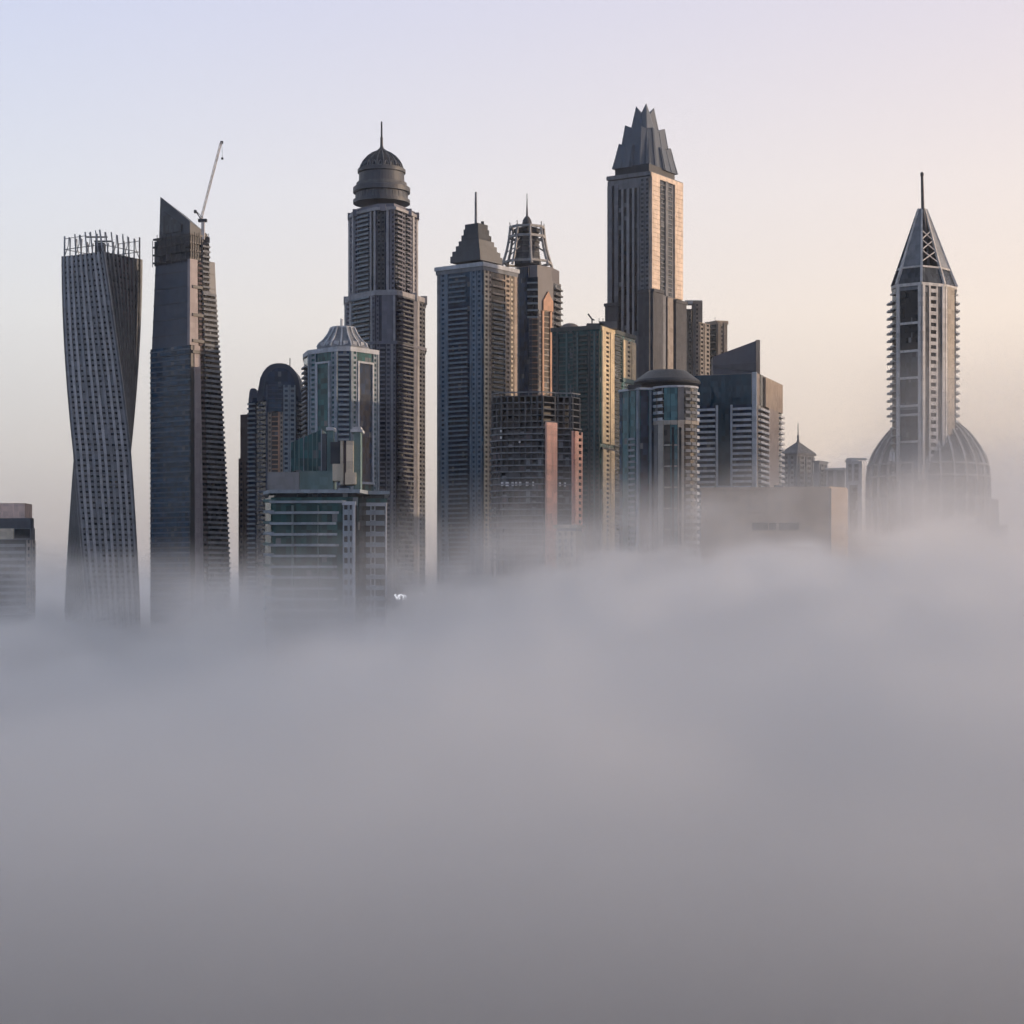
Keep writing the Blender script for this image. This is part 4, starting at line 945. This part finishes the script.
    for p, r in ((478, 60.3), (500, 60.5), (466, 59)): MB().lathe(cx, cy, [(r * uu - .3, zz(p) - .7), (r * uu + .9, zz(p) - .7), (r * uu + .9, zz(p) + .7), (r * uu - .3, zz(p) + .7)], 48).build('dome_ring', gr, T.root)
    for px, p0, p1 in ((891, 452, 461), (894, 452, 462), (961, 450, 459), (970, 446, 455)):
        t = (px - 928) / 60.0; dist = Y + 46 - math.sqrt(max(0, 1 - (t / .92) ** 2)) * 54 * uu
        x, y = T.at(px, dist); MB().prism([(x - .8, y - 1.0), (x + .8, y - 1.0), (x + .8, y + 2), (x - .8, y + 2)], zpx(p1, dist), zpx(p0, dist)).build('dormer_light', WHITE, T.root)
    x0, y0 = T.at(970, Y + 30); x1, _ = T.at(999, Y + 30); MB().box(x0, x1, y0, y0 + 40, 0, z(497)).build('podium', CONC, T.root)
    x1, _ = T.at(1010, Y + 30); MB().box(x0 + 4, x1, y0 + 6, y0 + 46, 0, z(523)).build('podium', CONC, T.root)
dome_base()

# ================================================================== lit signs and lamps at the fog line
LAMP = lamp_mat('lit_white_letters', (.92, .93, 1.0), 2.4)
def lights():
    Y = 1440
    o = link(bpy.data.objects.new('lit_sign', None)); o.location = (k_of(401) * Y, Y, zpx(597, Y)); u = Y / F
    tag(o, 'small lit white rooftop sign glowing at the foot of the domed tower', 'sign')
    # illegible at this distance: the strokes one can make out
    for pts in ([(-6, 2.6), (-4, -2.6), (-2.4, 2.2)], [(-1.6, -2.4), (-1.2, 2.4), (.6, 2.6), (1.4, .6)], [(2.2, -2.6), (2.6, 1.8), (4.6, 2.0), (5.4, -2.6)]):
        MB().tube([(x * u, 0, zz * u) for x, zz in pts], .62, 5).build('letter', LAMP, o)
    MB().box(-6.6 * u, 6.2 * u, .6, 1.0, -3.4 * u, -2.9 * u).build('sign_rail', STEEL, o)
    for px, py, w in ((422, 594, 'round white lamp on the domed tower side of the pale gap'), (441.5, 593.5, 'round white lamp on the stepped top tower side of the pale gap'), (445.5, 627, 'faint lone lamp seen through the fog below the pale gap')):
        Yq = Y if py < 600 else 1300
        o = link(bpy.data.objects.new('roof_lamp', None)); o.location = (k_of(px) * Yq, Yq, zpx(py, Yq)); tag(o, w, 'lamp', 'lamps at the fog line')
        MB().lathe(0, 0, [(.15, -.95), (.7, -.7), (.95, 0), (.7, .7), (.15, .95)], 12).build('globe', LAMP, o, True)
        MB().tube([(0, .3, -.9), (0, .3, -14)], .22, 6).build('post', STEEL, o)
lights()

# ================================================================== ground
GR = wall('sand_and_asphalt', (.05, .052, .058), var=.3)
tag(MB().box(-30000, 30000, -4000, 60000, -2, 0).build('ground', GR), kind='structure')

# ================================================================== air: even haze, and the sea of fog
def haze():
    m = bpy.data.materials.new('haze_air'); m.use_nodes = True; nt = m.node_tree; nt.nodes.clear()
    o = N(nt, 'ShaderNodeOutputMaterial'); v = N(nt, 'ShaderNodeVolumePrincipled')
    v.inputs['Color'].default_value = (.90, .92, .97, 1); v.inputs['Density'].default_value = HAZE; v.inputs['Anisotropy'].default_value = .2
    nt.links.new(v.outputs[0], o.inputs['Volume'])
    tag(MB().box(-5000, 5000, -600, 9000, -3, 520).build('haze', m), kind='stuff')
HAZE = .00002
haze()

FX0, FX1, FY0, FY1, FZ0, FZ1 = -1500, 1500, -60, 4200, .5, 300
def fog():
    fm = bpy.data.materials.new('fog_bank'); fm.use_nodes = True; nt = fm.node_tree; nt.nodes.clear()
    out = N(nt, 'ShaderNodeOutputMaterial'); pv = N(nt, 'ShaderNodeVolumePrincipled'); nt.links.new(pv.outputs[0], out.inputs['Volume'])
    pv.inputs['Color'].default_value = (.965, .96, .962, 1); pv.inputs['Anisotropy'].default_value = .55; pv.inputs['Density'].default_value = 1
    fo = MB().box(FX0, FX1, FY0, FY1, FZ0, FZ1).build('fog', fm)
    tag(fo, kind='stuff')
    ng = bpy.data.node_groups.new('fog', 'GeometryNodeTree')
    ng.interface.new_socket('Geometry', in_out='OUTPUT', socket_type='NodeSocketGeometry'); ng.is_modifier = True
    go = ng.nodes.new('NodeGroupOutput'); vc = ng.nodes.new('GeometryNodeVolumeCube'); sm = ng.nodes.new('GeometryNodeSetMaterial'); sm.inputs['Material'].default_value = fm
    pos = ng.nodes.new('GeometryNodeInputPosition'); L = ng.links
    def M(op, a, b=None, c=None, clamp=False):
        n = ng.nodes.new('ShaderNodeMath'); n.operation = op; n.use_clamp = clamp
        for i, v in enumerate((a, b, c)):
            if v is None: continue
            if isinstance(v, (int, float)): n.inputs[i].default_value = v
            else: L.new(v, n.inputs[i])
        return n.outputs[0]
    def SS(x, a, b, lo=0.0, hi=1.0):
        n = ng.nodes.new('ShaderNodeMapRange'); n.interpolation_type = 'SMOOTHSTEP'
        for i, v in enumerate((x, a, b, lo, hi)):
            if isinstance(v, (int, float)): n.inputs[i].default_value = v
            else: L.new(v, n.inputs[i])
        return n.outputs[0]
    sp = ng.nodes.new('ShaderNodeSeparateXYZ'); L.new(pos.outputs[0], sp.inputs[0]); X, Y, Z = sp.outputs
    def noise(sc, det, off):
        a = ng.nodes.new('ShaderNodeVectorMath'); a.operation = 'ADD'; a.inputs[1].default_value = off; L.new(pos.outputs[0], a.inputs[0])
        b = ng.nodes.new('ShaderNodeVectorMath'); b.operation = 'MULTIPLY'; b.inputs[1].default_value = sc; L.new(a.outputs[0], b.inputs[0])
        n = ng.nodes.new('ShaderNodeTexNoise'); n.inputs['Scale'].default_value = 1; n.inputs['Detail'].default_value = det; n.inputs['Roughness'].default_value = .55; L.new(b.outputs[0], n.inputs['Vector'])
        return M('SUBTRACT', n.outputs[0], .5)
    n1 = noise((.0045, .0035, .004), 2, (130, 40, 0)); n2 = noise((.016, .0045, .022), 4, (0, 310, 20)); n3 = noise((.055, .008, .06), 3, (77, 0, 5))
    far = SS(Y, 150, 1100)
    # the top of the bank: below the eye in front, rising to the right among the buildings
    rise = M('ADD', M('MULTIPLY', SS(X, -150, 20), 19.0), M('MULTIPLY', SS(X, -10, 130), 17.0))
    dip = M('MULTIPLY', M('SUBTRACT', SS(X, -330, -220), SS(X, -110, -10)), -17.0)
    lift = M('MULTIPLY', far, M('ADD', M('ADD', M('ADD', rise, dip), M('ADD', SS(X, -340, -200, 2.0, 0.0), SS(X, 250, 340, 0.0, -18.0))), 14.0))
    top = M('ADD', M('ADD', lift, 50.0), M('ADD', M('MULTIPLY', n1, 17.0), M('MULTIPLY', n2, M('MULTIPLY_ADD', far, 24.0, 8.0))))
    d = M('DIVIDE', M('SUBTRACT', top, Z), 14.0)
    d = M('ADD', d, M('ADD', M('MULTIPLY', n2, 1.6), M('MULTIPLY', n3, M('MULTIPLY_ADD', far, 3.4, .3))))
    core = M('MULTIPLY', M('MULTIPLY', M('POWER', M('MINIMUM', M('MAXIMUM', d, 0.0), 1.6), 2.0), .012), SS(Y, 90, 850, .10, 1.0))
    # thin veil just over the bank
    wisp = M('MAXIMUM', M('ADD', M('MULTIPLY_ADD', n2, 4.5, .5), M('MULTIPLY', n3, 3.0)), 0.04)
    veil = M('MULTIPLY', M('MULTIPLY', SS(M('SUBTRACT', Z, top), -10, 48, 1.0, 0.0), M('MULTIPLY', SS(Y, 300, 1000), .0036)), wisp)
    # pale bank far off at the right, thicker round the dome
    bank = M('MULTIPLY', M('MULTIPLY', SS(M('ADD', X, M('MULTIPLY', n1, 160.0)), 265, 400), SS(Y, 1560, 1800)), SS(M('ADD', Z, M('MULTIPLY', n1, 140.0)), 60, 270, 1.0, 0.0))
    shroud = M('MULTIPLY', M('MULTIPLY', SS(X, 190, 330), M('MULTIPLY', SS(Y, 1150, 1350), SS(Y, 1500, 1560, 1.0, 0.0))), SS(M('ADD', Z, M('MULTIPLY', n2, 90.0)), 90, 300, 1.0, 0.0))
    # a loose drift of fog against the foot of the terraced building
    drift = M('MULTIPLY', M('MULTIPLY', M('MULTIPLY', SS(X, -175, -120), SS(X, -72, -50, 1.0, 0.0)), M('MULTIPLY', SS(Y, 740, 850), SS(Y, 935, 975, 1.0, 0.0))), SS(M('ADD', Z, M('MULTIPLY', n2, 60.0)), 44, 88, 1.0, 0.0))
    den = M('ADD', M('MULTIPLY', drift, .016), M('ADD', M('ADD', core, veil), M('ADD', M('MULTIPLY', bank, .0055), M('MULTIPLY', M('MULTIPLY', shroud, SS(Z, 85, 180, 1.3, 1.0)), .0032))))
    L.new(den, vc.inputs['Density'])
    vc.inputs['Min'].default_value = (FX0, FY0, FZ0); vc.inputs['Max'].default_value = (FX1, FY1, FZ1)
    vc.inputs['Resolution X'].default_value = 400; vc.inputs['Resolution Y'].default_value = 400; vc.inputs['Resolution Z'].default_value = 90
    L.new(vc.outputs[0], sm.inputs[0]); L.new(sm.outputs[0], go.inputs[0])
    fo.modifiers.new('fog', 'NODES').node_group = ng
fog()

# ------------------------------------------------------------------ pieces of a part hang under that part
SUB = {'tower_crane': {'hoist_rope': 'jib', 'hook_block': 'jib', 'jib_head': 'jib', 'counterweight': 'counter_jib'},
       'pyramid_roof_tower': {'window_frame': 'tall_window', 'roof_rib': 'pyramid_roof', 'dormer': 'pyramid_roof'},
       'terraced_building': {'mullion': 'glass_box', 'stair_cap': 'stair_tower'},
       'domed_tower': {'dome_rib': 'inner_dome', 'dome_arch': 'inner_dome', 'dome_ring': 'inner_dome', 'drum_rib': 'drum', 'drum_ring': 'drum'},
       'strut_crown_tower': {'drum_band': 'crown_drum', 'crown_deck': 'crown_drum', 'strut_tie': 'curved_strut'},
       'pleated_crown_tower': {'crown_fin': 'crown_tier', 'shoulder_ledge': 'shoulder'},
       'balcony_tower': {'wedge_seam': 'wedge_roof', 'wedge_pier': 'wedge_roof'},
       'dome_based_tower': {'dome_rib': 'dome_shell', 'dome_ring': 'dome_shell', 'dormer_light': 'dome_shell', 'mast_head': 'mast', 'spire_rail': 'spire_rib'},
       'pointed_tower': {'glass_triangle': 'slanted_top', 'scaffold': 'crown_base'}}
stem = lambda o: o.name.split('.')[0]
for root, table in SUB.items():
    kids = list(bpy.data.objects[root].children)
    last = {}
    for o in kids:
        last.setdefault(stem(o), []).append(o)
    for o in kids:
        if stem(o) in table:
            host = last[table[stem(o)]]
            k = last[stem(o)].index(o) * len(host) // len(last[stem(o)])
            o.parent = host[min(k, len(host) - 1)]

# ================================================================== light, sky, camera
BACK = .55
SUN_EL, SUN_AZ = 3.2, 93.0             # azimuth clockwise from straight ahead
w = bpy.data.worlds.new('World'); S.world = w; w.use_nodes = True; nt = w.node_tree
sky = N(nt, 'ShaderNodeTexSky', sky_type='NISHITA', sun_disc=False, sun_elevation=R(SUN_EL), sun_rotation=R(SUN_AZ), air_density=1.0, dust_density=2.5, ozone_density=2.0)
bg = nt.nodes['Background']
# a hazy dawn sky: mauve murk at the horizon, pale above it, lavender higher up; brighter towards the dawn than behind the camera
tc = N(nt, 'ShaderNodeTexCoord'); sx = N(nt, 'ShaderNodeSeparateXYZ'); nt.links.new(tc.outputs['Generated'], sx.inputs[0])
rp = N(nt, 'ShaderNodeValToRGB'); nt.links.new(sx.outputs[2], rp.inputs[0]); er = rp.color_ramp.elements
STOPS = [(0.0, (.41, .36, .355)), (.035, (.52, .45, .425)), (.075, (.68, .595, .55)), (.14, (.825, .745, .70)), (.20, (.80, .75, .765)), (.285, (.695, .675, .79)), (.5, (.64, .64, .71)), (1.0, (.58, .59, .66))]
er[0].position, er[1].position = STOPS[0][0], STOPS[-1][0]; er[0].color = (*STOPS[0][1], 1); er[1].color = (*STOPS[-1][1], 1)
for p, cl in STOPS[1:-1]: e = er.new(p); e.color = (*cl, 1)
def WM(op, a, b, c=None):
    n = N(nt, 'ShaderNodeMath', operation=op)
    for i, x in enumerate((a, b, c)):
        if x is None: continue
        if isinstance(x, (int, float)): n.inputs[i].default_value = x
        else: nt.links.new(x, n.inputs[i])
    return n.outputs[0]
dawn = WM('ADD', WM('MULTIPLY', sx.outputs[0], .34), WM('MULTIPLY', sx.outputs[1], .94))
mr = N(nt, 'ShaderNodeMapRange', interpolation_type='SMOOTHSTEP'); nt.links.new(dawn, mr.inputs[0])
mr.inputs[1].default_value = -.7; mr.inputs[2].default_value = .85; mr.inputs[3].default_value = BACK; mr.inputs[4].default_value = 1.0
sc = N(nt, 'ShaderNodeVectorMath', operation='SCALE'); nt.links.new(rp.outputs[0], sc.inputs[0]); nt.links.new(mr.outputs[0], sc.inputs['Scale'])
warm = N(nt, 'ShaderNodeCombineXYZ')
side = WM('MAXIMUM', WM('MINIMUM', sx.outputs[0], .3), -.3)
rear = WM('MINIMUM', sx.outputs[1], 0.0)          # the sky behind the camera is bluer
for i, (g, h) in enumerate(((.42, .34), (.12, .12), (-.18, -.28))): nt.links.new(WM('ADD', WM('MULTIPLY_ADD', side, g, 1.0), WM('MULTIPLY', rear, h)), warm.inputs[i])
wm = N(nt, 'ShaderNodeVectorMath', operation='MULTIPLY'); nt.links.new(sc.outputs[0], wm.inputs[0]); nt.links.new(warm.outputs[0], wm.inputs[1])
ns = N(nt, 'ShaderNodeVectorMath', operation='SCALE'); nt.links.new(sky.outputs[0], ns.inputs[0]); ns.inputs['Scale'].default_value = .05
ad = N(nt, 'ShaderNodeVectorMath', operation='ADD'); nt.links.new(wm.outputs[0], ad.inputs[0]); nt.links.new(ns.outputs[0], ad.inputs[1])
nt.links.new(ad.outputs[0], bg.inputs[0]); bg.inputs[1].default_value = 1.0
sl = bpy.data.lights.new('sun', 'SUN'); sl.energy = 3.3; sl.color = (1.0, .74, .52); sl.angle = R(.5)
so = link(bpy.data.objects.new('sun', sl))
e, a = R(SUN_EL), R(SUN_AZ); to = Vector((math.sin(a) * math.cos(e), math.cos(a) * math.cos(e), math.sin(e)))
so.rotation_euler = to.to_track_quat('Z', 'Y').to_euler(); so.location = (800, 200, 600)
cam = bpy.data.cameras.new('camera'); co = link(bpy.data.objects.new('camera', cam)); co.location = (0, 0, ZC); co.rotation_euler = (R(90), 0, 0)
cam.sensor_width = 36; cam.lens = 36 * F / 1024; cam.shift_y = (HOR - 512) / 1024; cam.clip_start = 1; cam.clip_end = 120000; S.camera = co

c = S.cycles
c.use_denoising = True; c.use_adaptive_sampling = True; c.adaptive_threshold = .05; c.adaptive_min_samples = 12
c.volume_bounces = 6; c.max_bounces = 8; c.diffuse_bounces = 2; c.glossy_bounces = 2; c.volume_step_rate = 3.4; c.volume_max_steps = 512
v = S.view_settings; v.view_transform = 'Standard'; v.look = 'None'; v.exposure = 0; v.gamma = 1; v.use_curve_mapping = False
